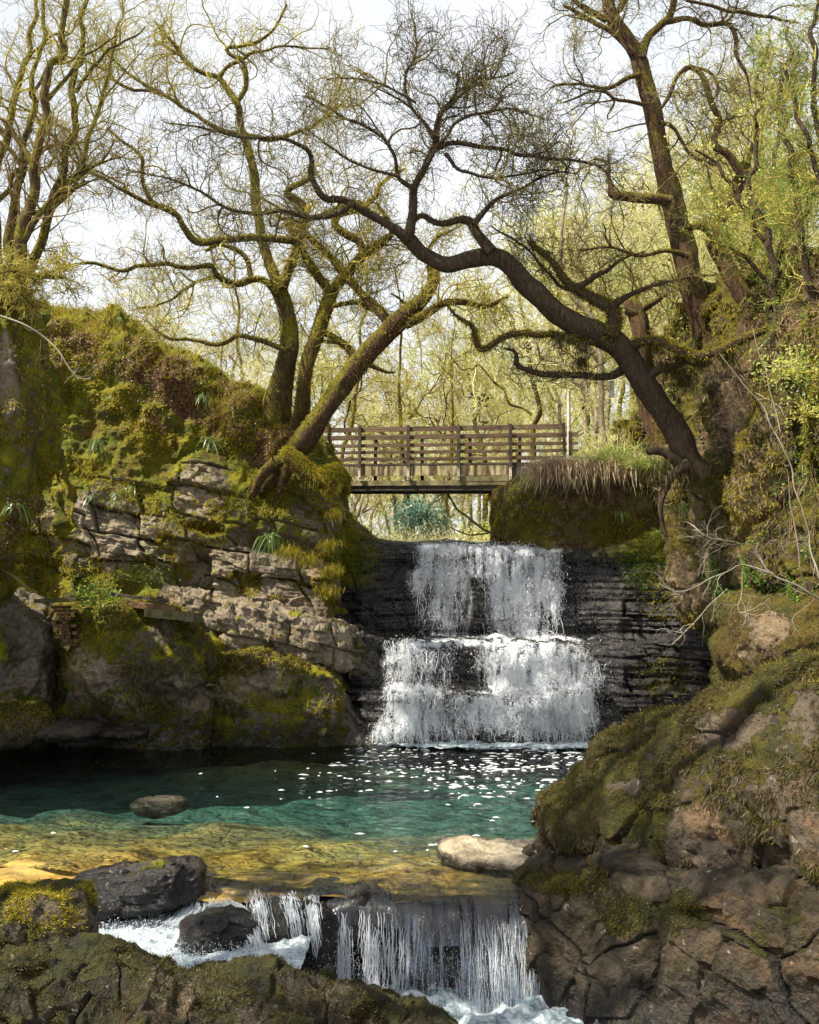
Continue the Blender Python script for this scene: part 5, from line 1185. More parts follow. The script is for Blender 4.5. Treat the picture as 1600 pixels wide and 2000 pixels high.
# --- broken-topped trunk behind the oak
T6 = Tree(71)
T6.limb([(1300, 900, 24), (1288, 850, 21), (1270, 780, 20), (1256, 720, 19), (1250, 660, 18), (1243, 620, 18), (1232, 590, 16), (1225, 578, 8)], 25.4, crook=.05)
T6.limb([(1240, 615, 9), (1262, 600, 7), (1300, 578, 5)], 25.3); T6.limb([(1238, 612, 8), (1222, 605, 7)], 25.3)
A = T6.grow(T6.L, 16, (.3, 1.2), 10, .7, .3, (40, 80), .1, .3, .005); B = T6.grow(lst(A), 90, (.2, .6), 7, .6, .3, (30, 70), .1, .1, .0045)
T6.build('broken_tree', P(1300, 900, 25.4), 'broken-topped brown trunk standing behind the arching oak', 'tree', M['redbark'], M['mosstwig'], [(A, 5), (B, 4)], None, 12)
# --- slender stems at the left edge
fan = [[(18, 600, 16), (40, 480, 13), (70, 330, 10), (88, 200, 8), (118, 90, 7), (135, -20, 5), (150, -120, 3)], [(10, 600, 13), (20, 480, 10), (45, 330, 8), (62, 190, 6), (85, 60, 4), (95, -60, 3)],
       [(30, 590, 12), (90, 430, 9), (130, 300, 7), (148, 180, 7), (160, 60, 5), (185, -40, 4)], [(5, 560, 12), (-10, 400, 10), (10, 260, 8), (40, 150, 6), (70, 20, 4), (80, -60, 3)], [(40, 560, 9), (110, 400, 7), (165, 310, 5), (190, 220, 4), (215, 120, 3), (240, 0, 2)]]
labs = ['thickest slender moss-yellow stem in the thicket at the left edge', 'thin upright stem just left of the thickest one at the left edge', 'slender stem leaning right with spreading twigs, at the left edge', 'leftmost slender stem, cut by the left border of the photo', 'thinnest outermost stem of the left thicket, bending right']
for k, st in enumerate(fan):
    T = Tree(80+k); Yk = 17.6+.35*k
    T.limb(st, Yk, crook=.06)
    for j in range(3):
        p = st[1+j]; T.limb([(p[0], p[1], p[2]*.6), (p[0]+random.uniform(20, 50)*(1 if j != 1 else -1), p[1]-50, p[2]*.5), (p[0]+random.uniform(50, 110)*(1 if j != 1 else -1), p[1]-90, p[2]*.35), (p[0]+random.uniform(90, 170)*(1 if j != 1 else -1), p[1]-130, p[2]*.2)], Yk, crook=.06)
    A = T.grow(T.L, 46, (.5, 1.9), 12, .8, .2, (30, 65), .3, .12, .004); B = T.grow(lst(A), 300, (.25, .8), 8, .6, .22, (25, 60), .2, .1, .0034); C1 = T.grow(lst(B), 900, (.15, .4), 6, .5, .2, (25, 60), .2, .1, .003)
    T.build('slender_tree', P(st[0][0], st[0][1], Yk), labs[k], 'tree', M['greenbark'], M['mosstwig'], [(A, 4), (B, 3), (C1, 3)], 'slender trees at the left edge', 8)
# unseen tree added on the near left bank to shade the foreground rocks
T = Tree(88); r_ = np.random.RandomState(88)
def wl_(pts, n=50):
    q = crom(np.array(pts, float), n); t = np.arange(n)[:, None]*.25
    q[:, :3] += np.stack([vnoise(np.concatenate([t, t*0+len(T.L)*2.3+k*5, t*0], 1), k) for k in range(3)], -1)*.3*np.clip(np.arange(n)/8, 0, 1)[:, None]; T.L.append(q)
wl_([(-9.2, 6.2, -1.2, .34), (-9, 6.4, 2, .28), (-8.6, 6.8, 5.5, .25), (-8.2, 7.2, 8.8, .2), (-7.2, 7.8, 11, .14), (-6.5, 8, 13, .05)])
for a_ in ((-4.6, 9.6, 11.2), (-2.6, 9.2, 11.6), (-2.2, 7.4, 11.4), (-4.8, 6.4, 11.8), (-9.8, 9.6, 11.2), (-10.2, 6.4, 11.6), (-7.6, 5.2, 12), (-5.4, 8.2, 13)):
    wl_([(-8.1, 7.25, 9.0, .12), ((-8.1+a_[0])/2+r_.uniform(-.4, .4), (7.25+a_[1])/2+r_.uniform(-.4, .4), 10.4, .09), (*a_, .03)])
A = T.grow(T.L[1:], 90, (.7, 2.), 11, .8, .22, (30, 70), .05, .15, .006); B = T.grow(lst(A), 700, (.3, .9), 8, .6, .22, (25, 60), .05, .1, .0045); C1 = T.grow(lst(B), 2600, (.15, .45), 6, .5, .2, (25, 60), .05, .1, .0035)
keepz = lambda a: a[(a[..., 2].min(1) > 9.3)]
A, B, C1 = keepz(A), keepz(B), keepz(C1)
ot = T.build('shade_tree', (-9.2, 6.2, -1.2), 'unseen leafing tree added over the viewpoint to shade the foreground rocks', 'tree', M['greenbark'], M['mosstwig'], [(A, 4), (B, 3), (C1, 3)], None, 10)
q = C1.reshape(-1, 4)[:, :3]; q = q[r_.choice(len(q), 9000)]+r_.randn(9000, 3)*.06
V, Fc = leaves(q, unit(r_.randn(9000, 3)+[0, 0, .6]), r_.uniform(.06, .12, 9000), 88); mesh_obj('leaves', V, Fc, M['spring'], ot, False, {'rnd': np.repeat(r_.rand(9000), 4)}, origin=np.array([-9.2, 6.2, -1.2]))
# drooping mossy spray near (80,540)
T = Tree(91); T.limb([(-40, 540, 9), (20, 520, 8), (80, 545, 7), (135, 548, 4)], 17, crook=.05); T.limb([(-40, 560, 8), (30, 570, 6), (70, 600, 4)], 17)
A = T.grow(T.L, 40, (.3, .9), 10, .8, .25, (30, 70), -.1, .1, .006); B = T.grow(lst(A), 500, (.15, .5), 7, .6, .25, (25, 60), -.1, .1, .005); C1 = T.grow(lst(B), 1800, (.08, .2), 5, .5, .25, (25, 60), -.1, .1, .004)
T.build('mossy_branch', P(-40, 550, 17), 'feathery moss-laden branch hanging out from the left bank', 'branch', M['greenbark'], M['mosstwig'], [(A, 4), (B, 3), (C1, 3)], None, 8)

# --- trees on the right slope, thin stems with young leaves
def leafy(seed, stems, Y, base, label, n, lsz, mat='ivy', tw='mosstwig', grp='leafing trees on the right slope', bark='oakbark', nl=2500):
    T = Tree(seed)
    for st in stems: T.limb(st, Y, crook=.08)
    A = T.grow(T.L, n, (.5, 1.7), 11, .8, .24, (30, 70), .2, .12, .004); B = T.grow(lst(A), n*8, (.25, .8), 8, .6, .25, (25, 65), .15, .1, .0034); C1 = T.grow(lst(B), n*22, (.12, .4), 6, .5, .22, (25, 60), .15, .1, .0028)
    e = T.build('leafing_tree', base, label, 'tree', M[bark], M[tw], [(A, 4), (B, 3), (C1, 3)], grp, 8)
    q = C1.reshape(-1, 4)[:, :3]; r_ = np.random.RandomState(seed); q = q[r_.choice(len(q), nl)]+r_.randn(nl, 3)*.03
    V, Fc = leaves(q, unit(r_.randn(nl, 3)+[0, 0, .8]), r_.uniform(.6, 1.2, nl)*lsz, seed)
    mesh_obj('leaves', V, Fc, M[mat], e, False, {'rnd': np.repeat(r_.rand(nl), 4)}, origin=np.array(base))
    return e
leafy(101, [[(1520, 620, 8), (1500, 480, 7), (1470, 340, 5), (1480, 200, 4), (1500, 80, 3)], [(1500, 480, 5), (1440, 380, 4), (1400, 320, 3), (1360, 300, 2)]], 19.2, P(1520, 620, 19.2), 'thin tree sprinkled with bright yellow-green young leaves beside the looped bough', 26, .07, 'spring', nl=900)
leafy(102, [[(1600, 640, 9), (1570, 480, 8), (1545, 320, 6), (1530, 180, 5), (1545, 60, 3)], [(1560, 440, 5), (1620, 300, 4), (1600, 160, 3)]], 18.2, P(1600, 640, 18.2), 'dense twiggy tree with small green leaves near the right border', 60, .05, nl=5200)
leafy(103, [[(1680, 640, 12), (1640, 440, 9), (1600, 260, 7), (1590, 100, 5), (1610, -30, 3)], [(1630, 400, 6), (1570, 260, 5), (1540, 140, 3)]], 17.2, P(1680, 640, 17.2), 'tall twiggy tree cut by the right border, thinly leaved', 60, .05, nl=5200)
leafy(104, [[(1500, 640, 8), (1520, 500, 6), (1560, 400, 5), (1600, 330, 3)], [(1510, 560, 5), (1450, 500, 4), (1400, 470, 2)]], 20.6, P(1500, 640, 20.6), 'low spreading leafy tree just above the right gorge wall', 50, .055, nl=3800)
leafy(105, [[(1420, 700, 8), (1440, 560, 6), (1490, 420, 5), (1520, 260, 4), (1500, 120, 2)], [(1450, 520, 4), (1400, 400, 3), (1380, 300, 2)]], 26, P(1420, 700, 26), 'pale leafy sapling behind the forked tree', 60, .07, nl=4200)
# --- woodland behind: prototypes then copies
def proto(seed, h, lean, tw, bark, leafm, nl, name='woodland_tree', spread=1.):
    T = Tree(seed); r_ = np.random.RandomState(seed)
    def wl(pts):
        q = crom(np.array(pts, float), 40); 
        t = np.arange(40)[:, None]*.3
        q[:, :3] += np.stack([vnoise(np.concatenate([t, t*0+seed*2.3+k*5, t*0], 1), k) for k in range(3)], -1)*.38*np.clip(np.arange(40)/8, 0, 1)[:, None]; T.L.append(q)
    wl([(0, 0, -.6, .14), (lean*.1, .2, h*.25, .11), (lean*.8, .1, h*.55, .08), (lean, 0, h*.8, .045), (lean*1.1, 0, h, .02)])
    for k in range(9):
        f = r_.uniform(.22, .85); a = r_.uniform(0, 6.28); L_ = h*.28*(1.1-f)*1.6*spread; x0 = lean*f; z0 = h*f
        wl([(x0, 0, z0, .07*(1.1-f)), (x0+math.cos(a)*L_*.4, math.sin(a)*L_*.4, z0+L_*.35, .05*(1.1-f)), (x0+math.cos(a)*L_, math.sin(a)*L_, z0+L_*.8, .015)])
    A = T.grow(T.L, 70, (1., 3.), 10, .7, .22, (30, 65), .2, .15, .010); B = T.grow(lst(A), 480, (.5, 1.5), 7, .6, .22, (25, 60), .15, .1, .008); C1 = T.grow(lst(B), 1500, (.3, .8), 5, .5, .2, (25, 60), .1, .1, .006)
    e = T.build(name, (0, 0, 0), 'x', 'tree', M[bark], M[tw], [(A, 4), (B, 3), (C1, 3)], None, 8)
    if nl:
        q = C1.reshape(-1, 4)[:, :3]; q = q[r_.choice(len(q), nl)]+r_.randn(nl, 3)*.08
        V, Fc = leaves(q, unit(r_.randn(nl, 3)), r_.uniform(.06, .12, nl), seed); mesh_obj('leaves', V, Fc, M[leafm], e, False, {'rnd': np.repeat(r_.rand(nl), 4)})
    return e
protos = [proto(201, 13, 1.2, 'sunglowtwig', 'palebark', 'spring', 500), proto(202, 15, -1., 'mosstwig', 'greenbark', 'spring', 500), proto(203, 11, .6, 'sunglowtwig', 'greenbark', 'spring', 2600), proto(204, 14, -1.6, 'mosstwig', 'palebark', 'spring', 1700), proto(205, 9, 2., 'sunglowtwig', 'palebark', 'spring', 3400)]
def copy_tree(e, loc, rz, s, tilt=0):
    c = e.copy(); COL.objects.link(c); c.location = loc; c.rotation_euler = (tilt, tilt*.5, rz); c.scale = (s, s, s)
    for ch in e.children:
        d = ch.copy(); COL.objects.link(d); d.parent = c
    return c
wl_lab = ['bare pale-barked tree in the sunlit wood beyond the bridge', 'bare mossy tree in the sunlit wood beyond the bridge', 'small tree coming into yellow-green leaf in the wood beyond the bridge', 'tall pale tree with a few new leaves in the wood beyond the bridge', 'low spreading tree in fresh leaf in the wood beyond the bridge']
r = random.Random(12); used = set(); spots = []
for i in range(4000):
    Y = r.uniform(30, 95)**1.0; px = r.uniform(250, 1560)
    x = (px-800)/F*Y*1.02
    if abs(x-.8) < 3.2 and Y < 40: continue
    if px < 560 and r.random() < .6: continue
    if px < 900 and Y < 36 and px > 620: continue
    if any((x-a)**2+(Y-b)**2 < (2.2+Y*.02)**2 for a, b in spots): continue
    spots.append((x, Y))
    if len(spots) > 150: break
for i, (x, Y) in enumerate(spots):
    k = r.choices(range(5), (3, 2, 3, 2, 3))[0] if x > 0 else r.choices(range(5), (4, 3, 2, 2, 1))[0]
    z = float(ground_z(np.array(x), np.array(Y)))-.1
    s = r.uniform(.7, 1.15)*(.72 if x < -3 else .9 if x < 3 else 1)*(.8 if Y < 36 else 1)
    if k not in used: used.add(k); o = protos[k]; o.location = (x, Y, z); o.rotation_euler.z = r.uniform(0, 6.28); o.scale = (s, s, s)
    else: o = copy_tree(protos[k], (x, Y, z), r.uniform(0, 6.28), s)
    tag(o, wl_lab[k], 'tree', 'woodland trees beyond the bridge, '+('bare and pale', 'bare and mossy', 'small in leaf', 'tall with few leaves', 'low in leaf')[k])
# ------------------------------------------------------------------ ground cover
def moss_on(key, name, n, w, size, mat='moss', droop=.6, seed=0, parent=None, seg=1, wid=.35, label=None):
    C, N = scat(key, n, w, seed, -.01); r = np.random.RandomState(seed+1)
    D = unit(N*.8+r.randn(n, 3)*.55+np.array([0, 0, -droop]))
    L = r.uniform(.5, 1.4, n)*size
    V, Fc, m = blades(C, D, L, L*wid, N, None, seg, seed)
    base = fbm(C*1.1, 3, seed+5)*.35
    return mesh_obj(name, V, Fc, M[mat], parent, False, {'rnd': np.repeat(np.clip(r.rand(n)*.6+.2+base, 0, 1), m)})
def leaf_on(key, name, n, w, size, mat, seed=0, lift=.03, parent=None):
    C, N = scat(key, n, w, seed, lift); r = np.random.RandomState(seed+1)
    V, Fc = leaves(C+r.randn(n, 3)*.02, unit(N+r.randn(n, 3)*.7), r.uniform(.5, 1.3, n)*size, seed)
    return mesh_obj(name, V, Fc, M[mat], parent, False, {'rnd': np.repeat(r.rand(n), 4)})
S_ = lambda o: tag(o, kind='stuff')
rockL = [(390, 950, 60, 70, 1, 15), (215, 1040, 160, 75, 1, 12), (560, 1120, 130, 65, 1, 12), (440, 1100, 90, 60, .8), (480, 1200, 180, 60, .8, 15)]
S_(moss_on('L', 'moss', 130000, lambda px, py, G, N: np.clip(1-blobs(px, py, rockL), 0, 1)*(py < 1180)*(py > 500)*sstep(-.25, .15, fbm(G*1.3, 3, 3)), .075, droop=.5, seed=300))
S_(moss_on('L', 'moss', 16000, lambda px, py, G, N: blobs(px, py, rockL)*sstep(.25, .4, fbm(G*2, 3, 3))*(py > 900), .05, seed=301))
S_(moss_on('L', 'grass', 14000, lambda px, py, G, N: np.exp(-((py-(600+np.clip(px-100, 0, 600)*.55))/38.)**2)*(px < 620), .17, 'moss', -.9, 302, seg=2, wid=.07))
S_(leaf_on('L', 'leaf_litter', 22000, lambda px, py, G, N: blobs(px, py, [(430, 800, 170, 60, 1, 35), (540, 880, 90, 60, 1), (250, 700, 170, 45, 1, 20), (330, 790, 120, 50, .5), (120, 640, 90, 30, .6)])*sstep(-.1, .2, fbm(G*1.8, 3, 13)), .06, 'litter', 303))
S_(leaf_on('L', 'ivy', 9000, lambda px, py, G, N: blobs(px, py, [(450, 800, 150, 70, 1, 35), (560, 900, 80, 70, 1), (300, 720, 150, 50, .8, 20), (400, 860, 60, 40, .7), (520, 960, 60, 60, .5)])*sstep(0, .25, fbm(G*2.2, 3, 17)), .05, 'ivy', 304))
S_(moss_on('NL', 'moss', 26000, lambda px, py, G, N: (px > -60)*(py > 420)*(py < 1150)*sstep(-.2, .2, fbm(G*1.5, 3, 3)), .06, droop=.9, seed=305))
S_(leaf_on('NL', 'leaf_litter', 2500, lambda px, py, G, N: (px > -60)*blobs(px, py, [(20, 1010, 40, 60, 1), (40, 700, 30, 60, .4)]), .06, 'litter', 306))
S_(moss_on('F', 'moss', 22000, lambda px, py, G, N: blobs(px, py, [(690, 1060, 60, 80, 1), (1270, 1060, 160, 35, .8), (1300, 1120, 60, 90, .6), (640, 1050, 60, 80, .8), (1300, 1320, 60, 50, .3)]), .06, 'moss', .7, 307))
S_(leaf_on('F', 'small_green_plants', 5000, lambda px, py, G, N: blobs(px, py, [(1240, 1012, 50, 16, 1), (1250, 1110, 40, 40, .4), (1310, 1060, 40, 60, .4), (700, 1100, 30, 30, .3)]), .05, 'ivy', 308))
S_(moss_on('R', 'moss', 90000, lambda px, py, G, N: (px < 1640)*(py < 1340)*(py > 560)*np.clip(1-blobs(px, py, [(1430, 800, 35, 90, 1, 8), (1370, 1030, 40, 90, 1), (1380, 1130, 60, 70, .9), (1440, 1040, 40, 60, .8), (1480, 930, 40, 70, .6)]), 0, 1)*sstep(-.1, .2, fbm(G*1.6, 3, 3)), .07, 'darkmoss', 1.0, 309))
S_(moss_on('R', 'moss', 45000, lambda px, py, G, N: (px < 1640)*(py < 1340)*(py > 560)*sstep(.0, .3, fbm(G*1.1, 3, 93))*np.clip(1-blobs(px, py, [(1430, 800, 35, 90, 1, 8), (1370, 1030, 40, 90, .8), (1380, 1130, 60, 70, .6)]), 0, 1), .08, 'moss', .9, 341, seg=1, wid=.22))
S_(moss_on('R', 'hanging_roots', 5000, lambda px, py, G, N: (px < 1640)*blobs(px, py, [(1520, 680, 110, 60, 1, -30), (1310, 930, 40, 24, .7), (1560, 960, 60, 60, .5)]), .24, 'deadgrass', 1.6, 342, seg=3, wid=.025))
S_(leaf_on('R', 'small_green_plants', 9000, lambda px, py, G, N: (px < 1640)*blobs(px, py, [(1450, 1130, 70, 60, 1), (1540, 1110, 60, 80, .8), (1400, 1220, 60, 20, .6), (1560, 700, 60, 80, .7), (1580, 900, 40, 80, .6), (1560, 1180, 50, 40, .8), (1520, 980, 40, 30, .4)])*sstep(-.1, .2, fbm(G*2.5, 3, 5)), .055, 'ivy', 310, .06))
S_(moss_on('R', 'grass', 6000, lambda px, py, G, N: (px < 1640)*np.exp(-((py-(930-np.clip(px-1330, 0, 300)*1.25))/40.)**2), .22, 'deadgrass', .3, 311, seg=2, wid=.05))
S_(moss_on('E', 'moss', 14000, lambda px, py, G, N: (py > 930)*(.3+sstep(-.1, .2, fbm(G*1.6, 3, 3))), .07, 'moss', 1.0, 312))
def tuft(name, label, cat, px, py, Y, n, L, spread, mat, droop, seed, group=None, wd=.012, seg=5, up=1.0, side=1.):
    base = P(px, py, Y); r_ = np.random.RandomState(seed)
    C = base+r_.randn(n, 3)*np.array([spread, spread*.5, spread*.25])
    D = unit(r_.randn(n, 3)*np.array([1, 1, .4])*side+np.array([0, -.25, up]))
    Ls = r_.uniform(.5, 1.2, n)*L
    V, Fc, m = blades(C, D, Ls, np.full(n, wd)*r_.uniform(.7, 1.3, n), None, np.array([0, -.1, -droop])[None]*np.ones((n, 1)), seg, seed)
    return tag(mesh_obj(name, V, Fc, M[mat], None, False, {'rnd': np.repeat(r_.rand(n), m)}, origin=base), label, cat, group)
for k, (px, w_, n) in enumerate(((1075, 'pale', 420), (1125, 'middle', 520), (1180, 'brown', 560), (1235, 'right', 420), (1285, 'last', 300))):
    tuft('dead_grass', ['wispy pale dead grass tussock right beside the bridge end', 'drooping straw grass tussock second from the bridge end', 'reddish brown bracken tussock hanging over the bank in the middle', 'brown hanging grass below the fresh green grass', 'thin dead grass tuft next to the oak root'][k], 'grass tussock', px, 912 if k < 3 else 905, 24.3, int(n*1.3), .58, .36, 'deadgrass', 1.2, 400+k, 'dead grass tussocks on the bank by the bridge', .02, 6, .75)
for k in range(4): tuft('straw_grass', ['pale straw grass arching out nearest the bridge end', 'pale straw grass arching over the middle of the brown bracken', 'pale straw grass falling below the green grass', 'pale straw grass wisps beside the dark oak root'][k], 'grass tussock', 1090+k*58, 905, 24.5, 260, .75, .22, 'straw', 1.0, 460+k, 'pale straw grass on the bank by the bridge', .014, 6, 1.0, 1.3)
tuft('green_grass', 'patch of fresh green grass above the hanging brown grass', 'grass', 1200, 900, 24.2, 1500, .34, .5, 'grass', .25, 420, None, .012, 3)
tuft('green_grass', 'bright green grass beside the leaning oak foot', 'grass', 1270, 912, 23.7, 1100, .3, .3, 'grass', .35, 421, None, .014, 3)
# ferns
fl = [(190, 862, 23.0, 26, .55, 'hart\'s-tongue fern clump with drooping grey-green straps high on the left cliff'), (410, 858, 22.7, 20, .42, 'dark green fern tuft below the ivy on the left cliff'), (395, 772, 23, 12, .36, 'small fern under the tree roots at the crest of the left cliff'),
      (225, 965, 22.6, 12, .5, 'strap-leaved fern spreading above the pale rock band'), (180, 968, 22.6, 12, .26, 'bright green seedling clump left of the strap-leaved fern'), (530, 1045, 22.2, 34, .62, 'pale hanging strap fern under the rock overhang near the waterfall'), (35, 985, 17.0, 12, .3, 'small fern on the near left bank'), (255, 950, 22.7, 10, .32, 'little fern beside the grey cliff blocks'),
      (1215, 1000, 23.6, 18, .25, 'tiny fern on the ledge right of the waterfall'), (1330, 985, 22.2, 20, .4, 'fern hanging below the mossy oak root')]
for k, (px, py, Y, n, L, lab) in enumerate(fl):
    tuft('fern', lab, 'fern', px, py, Y-.22, int(n*1.5), L*.68, .09, 'fern', 1.3, 430+k, 'ferns on the rocks', .026, 6, .15, 1.2)
# leafy clumps
def clump(name, label, cat, px, py, Y, rx, rz, n, size, mat, seed, group=None, stems=True):
    base = P(px, py, Y); r_ = np.random.RandomState(seed); e = empty(name, base, label, cat, group)
    ns = 26; st = np.zeros((ns, 7, 3)); a = unit(r_.randn(ns, 3)+[0, -.3, .7]); t = np.linspace(0, 1, 7)
    st = base+a[:, None]*t[None, :, None]*np.array([rx, rx*.7, rz])+np.cumsum(r_.randn(ns, 7, 3)*.02, 1)
    V, Fc = tube_mesh(st, np.full((ns, 7), .004), 3); mesh_obj('stems', V, Fc, M['mosstwig'], e, False, origin=base)
    i = r_.randint(0, ns, n); j = r_.randint(2, 7, n); C = st[i, j]+r_.randn(n, 3)*np.array([rx, rx*.7, rz])*.22
    V, Fc = leaves(C, unit(r_.randn(n, 3)+[0, -.3, .8]), r_.uniform(.6, 1.3, n)*size, seed); mesh_obj('leaves', V, Fc, M[mat], e, False, {'rnd': np.repeat(r_.rand(n), 4)}, origin=base)
    return e
clump('leafy_plant', 'lush bright green plant growing on the ruined brickwork', 'plant', 185, 1178, 21.3, .5, .45, 420, .08, 'ivy', 500)
clump('leafy_plant', 'small green weeds on the moss shelf above the iron rail', 'plant', 265, 1130, 22.2, .7, .3, 380, .05, 'ivy', 501)
clump('holly_bush', 'blue-green holly bush seen under the footbridge above the fall', 'bush', 820, 1025, 31, 1.0, .8, 2600, .1, 'holly', 502)
clump('leafy_bush', 'yellow-green leafing bush behind the oak foot', 'bush', 1355, 800, 24.5, .8, 1.2, 1500, .07, 'spring', 503)
clump('leafy_bush', 'pale green bush under the tall tree, on the slope top', 'bush', 1370, 700, 25, 1.0, 1.0, 1500, .07, 'spring', 504)
clump('leafy_bush', 'bright leafy spray on the crest of the right gorge wall', 'bush', 1545, 730, 17.2, .7, .4, 500, .07, 'spring', 505)
clump('leafy_plant', 'yellow-green leaves trailing down the right gorge wall at the border', 'plant', 1575, 810, 16.8, .6, .3, 260, .06, 'spring', 506)
# brush behind the falls: straw stems
def brush(px0, px1, n, seed, Y0, Y1, L, mat, name, label, lean=.6):
    r_ = np.random.RandomState(seed); Y = r_.uniform(Y0, Y1, n); px = r_.uniform(px0, px1, n); x = (px-800)/F*Y; z = ground_z(x, Y)
    C = np.stack([x, Y, z], -1); D = unit(np.stack([r_.randn(n)*lean, r_.randn(n)*.4, np.ones(n)], -1)); Ls = r_.uniform(.4, 1.3, n)*L
    K = 6; t = np.linspace(0, 1, K)
    Q = C[:, None]+D[:, None]*(Ls[:, None]*t)[..., None]+np.cumsum(r_.randn(n, K, 3)*.05, 1)*t[None, :, None]; Q[..., 2] -= (Ls[:, None]*t*t*.25)
    V, Fc = tube_mesh(Q, np.full((n, K), .009)*(1-.5*t)[None], 3)
    return tag(mesh_obj(name, V, Fc, M[mat], None, False), kind='stuff')
brush(640, 1320, 5200, 601, 29, 46, 1.4, 'sunglowtwig', 'brushwood', '')
brush(560, 1420, 6000, 602, 36, 70, 2.0, 'mosstwig', 'brushwood', '')
brush(1000, 1450, 2200, 603, 27, 33, 1.2, 'sunglowtwig', 'brushwood', '')
r_ = np.random.RandomState(7); n = 100000; Y = r_.uniform(29, 75, n); px = r_.uniform(560, 1500, n); x = (px-800)/F*Y; z = ground_z(x, Y)
C = np.stack([x, Y, z+np.abs(r_.randn(n))*.8], -1); w = sstep(-.05, .25, fbm(C*.35, 3, 5)); C = C[r_.rand(n) < w*.9]; n = len(C)
V, Fc = leaves(C, unit(r_.randn(n, 3)+[0, 0, .6]), r_.uniform(.05, .12, n), 3); tag(mesh_obj('undergrowth', V, Fc, M['spring'], None, False, {'rnd': np.repeat(r_.rand(n), 4)}), kind='stuff')
# moss on boulders
def bmoss(key, n, w, size, mat, droop, seed, wid=.3, seg=1): return S_(moss_on(key, 'moss', n, w, size, mat, droop, seed, seg=seg, wid=wid))
bareB = [(1440, 1430, 80, 42, 1.0, -10), (1560, 1420, 50, 80, .8), (1390, 1610, 80, 40, .8, 10), (1500, 1560, 70, 60, .6), (1430, 1690, 120, 30, .7), (1590, 1600, 50, 90, .6)]
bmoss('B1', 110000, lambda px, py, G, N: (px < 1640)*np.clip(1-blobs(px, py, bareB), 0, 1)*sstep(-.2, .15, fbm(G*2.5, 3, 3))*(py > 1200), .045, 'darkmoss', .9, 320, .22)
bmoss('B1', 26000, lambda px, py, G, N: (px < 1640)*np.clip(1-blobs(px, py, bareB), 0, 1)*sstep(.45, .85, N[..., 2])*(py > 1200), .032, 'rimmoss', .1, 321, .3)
bmoss('B2', 16000, lambda px, py, G, N: (px < 1640)*blobs(px, py, [(1090, 1720, 70, 30, 1), (1220, 1790, 50, 40, .8), (1150, 1730, 60, 30, .7), (1340, 1780, 50, 40, .4)]), .026, 'rimmoss', .5, 322)
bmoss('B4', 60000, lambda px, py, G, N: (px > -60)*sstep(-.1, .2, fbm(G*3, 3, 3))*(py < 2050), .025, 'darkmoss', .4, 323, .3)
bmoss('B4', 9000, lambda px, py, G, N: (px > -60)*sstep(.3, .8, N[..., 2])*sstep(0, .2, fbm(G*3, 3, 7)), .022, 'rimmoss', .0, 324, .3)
bmoss('MB1', 14000, lambda px, py, G, N: sstep(-.1, .6, N[..., 2])*sstep(-.15, .1, fbm(G*4, 3, 3)), .028, 'moss', .2, 325)
bmoss('MB2', 7000, lambda px, py, G, N: sstep(-.3, .4, N[..., 2]), .05, 'moss', .5, 326)
bmoss('S2', 26000, lambda px, py, G, N: (px < 672)*sstep(-.15, .15, fbm(G*1.6, 3, 3))*(py < 1400), .05, 'darkmoss', .9, 327)
bmoss('S2', 12000, lambda px, py, G, N: (px < 672)*sstep(.0, .3, fbm(G*1.3, 3, 53))*(py < 1390), .05, 'moss', .7, 347)
bmoss('S3', 14000, lambda px, py, G, N: sstep(.0, .3, fbm(G*1.3, 3, 63))*(py < 1390), .05, 'moss', .7, 348)
bmoss('S2', 6000, lambda px, py, G, N: (px < 672)*sstep(.3, .7, N[..., 2])*1., .045, 'moss', .4, 328)
bmoss('S3', 34000, lambda px, py, G, N: np.clip(1-blobs(px, py, [(180, 1310, 60, 50, 1, 30), (345, 1345, 40, 40, .9), (390, 1360, 30, 30, .7)]), 0, 1)*sstep(-.15, .15, fbm(G*1.4, 3, 3))*(py < 1400), .055, 'darkmoss', .9, 329)
bmoss('S3', 8000, lambda px, py, G, N: sstep(.2, .7, N[..., 2])*1.+blobs(px, py, [(280, 1210, 60, 25, 1)]), .05, 'moss', .4, 330)
bmoss('S5', 14000, lambda px, py, G, N: (px < 1640)*np.clip(1-blobs(px, py, [(1500, 1225, 40, 45, 1)]), 0, 1), .045, 'darkmoss', .8, 331)
# hanging moss curtains: left corner by the bridge and oak limbs
def hang(pts, n, L, seed, name='hanging_moss', mat='moss'):
    r_ = np.random.RandomState(seed); pts = np.array(pts, float); i = r_.randint(0, len(pts), n); C = P(pts[i, 0]+r_.randn(n)*pts[i, 3], pts[i, 1]+r_.randn(n)*pts[i, 3]*.6, pts[i, 2]+r_.randn(n)*.08)
    D = unit(r_.randn(n, 3)*.25+np.array([0, -.1, -1])); Ls = r_.uniform(.3, 1.2, n)*L
    V, Fc, m = blades(C, D, Ls, Ls*.04+.004, None, r_.randn(n, 3)*.35, 3, seed); return tag(mesh_obj(name, V, Fc, M[mat], None, False, {'rnd': np.repeat(r_.rand(n), m)}), kind='stuff')
hang([(650, 950, 22.6, 8), (655, 1000, 22.7, 8), (645, 1060, 22.7, 10), (650, 1110, 22.6, 10), (640, 1150, 22.5, 10), (600, 1090, 22.4, 14), (560, 1075, 22.4, 12), (630, 930, 21.8, 10)], 5000, .13, 700)
hang([(1330, 690, 20, 8), (1370, 700, 19.8, 8), (1280, 668, 20.2, 10), (1335, 740, 20.1, 12), (1335, 725, 20.1, 10), (1310, 715, 20.2, 8), (1420, 690, 19.4, 10), (1135, 670, 20, 6), (1135, 700, 20.1, 4), (1095, 655, 20, 8), (1300, 900, 20.3, 14), (1330, 930, 20.2, 16), (1290, 930, 20.3, 10)], 3000, .22, 701, mat='darkmoss')
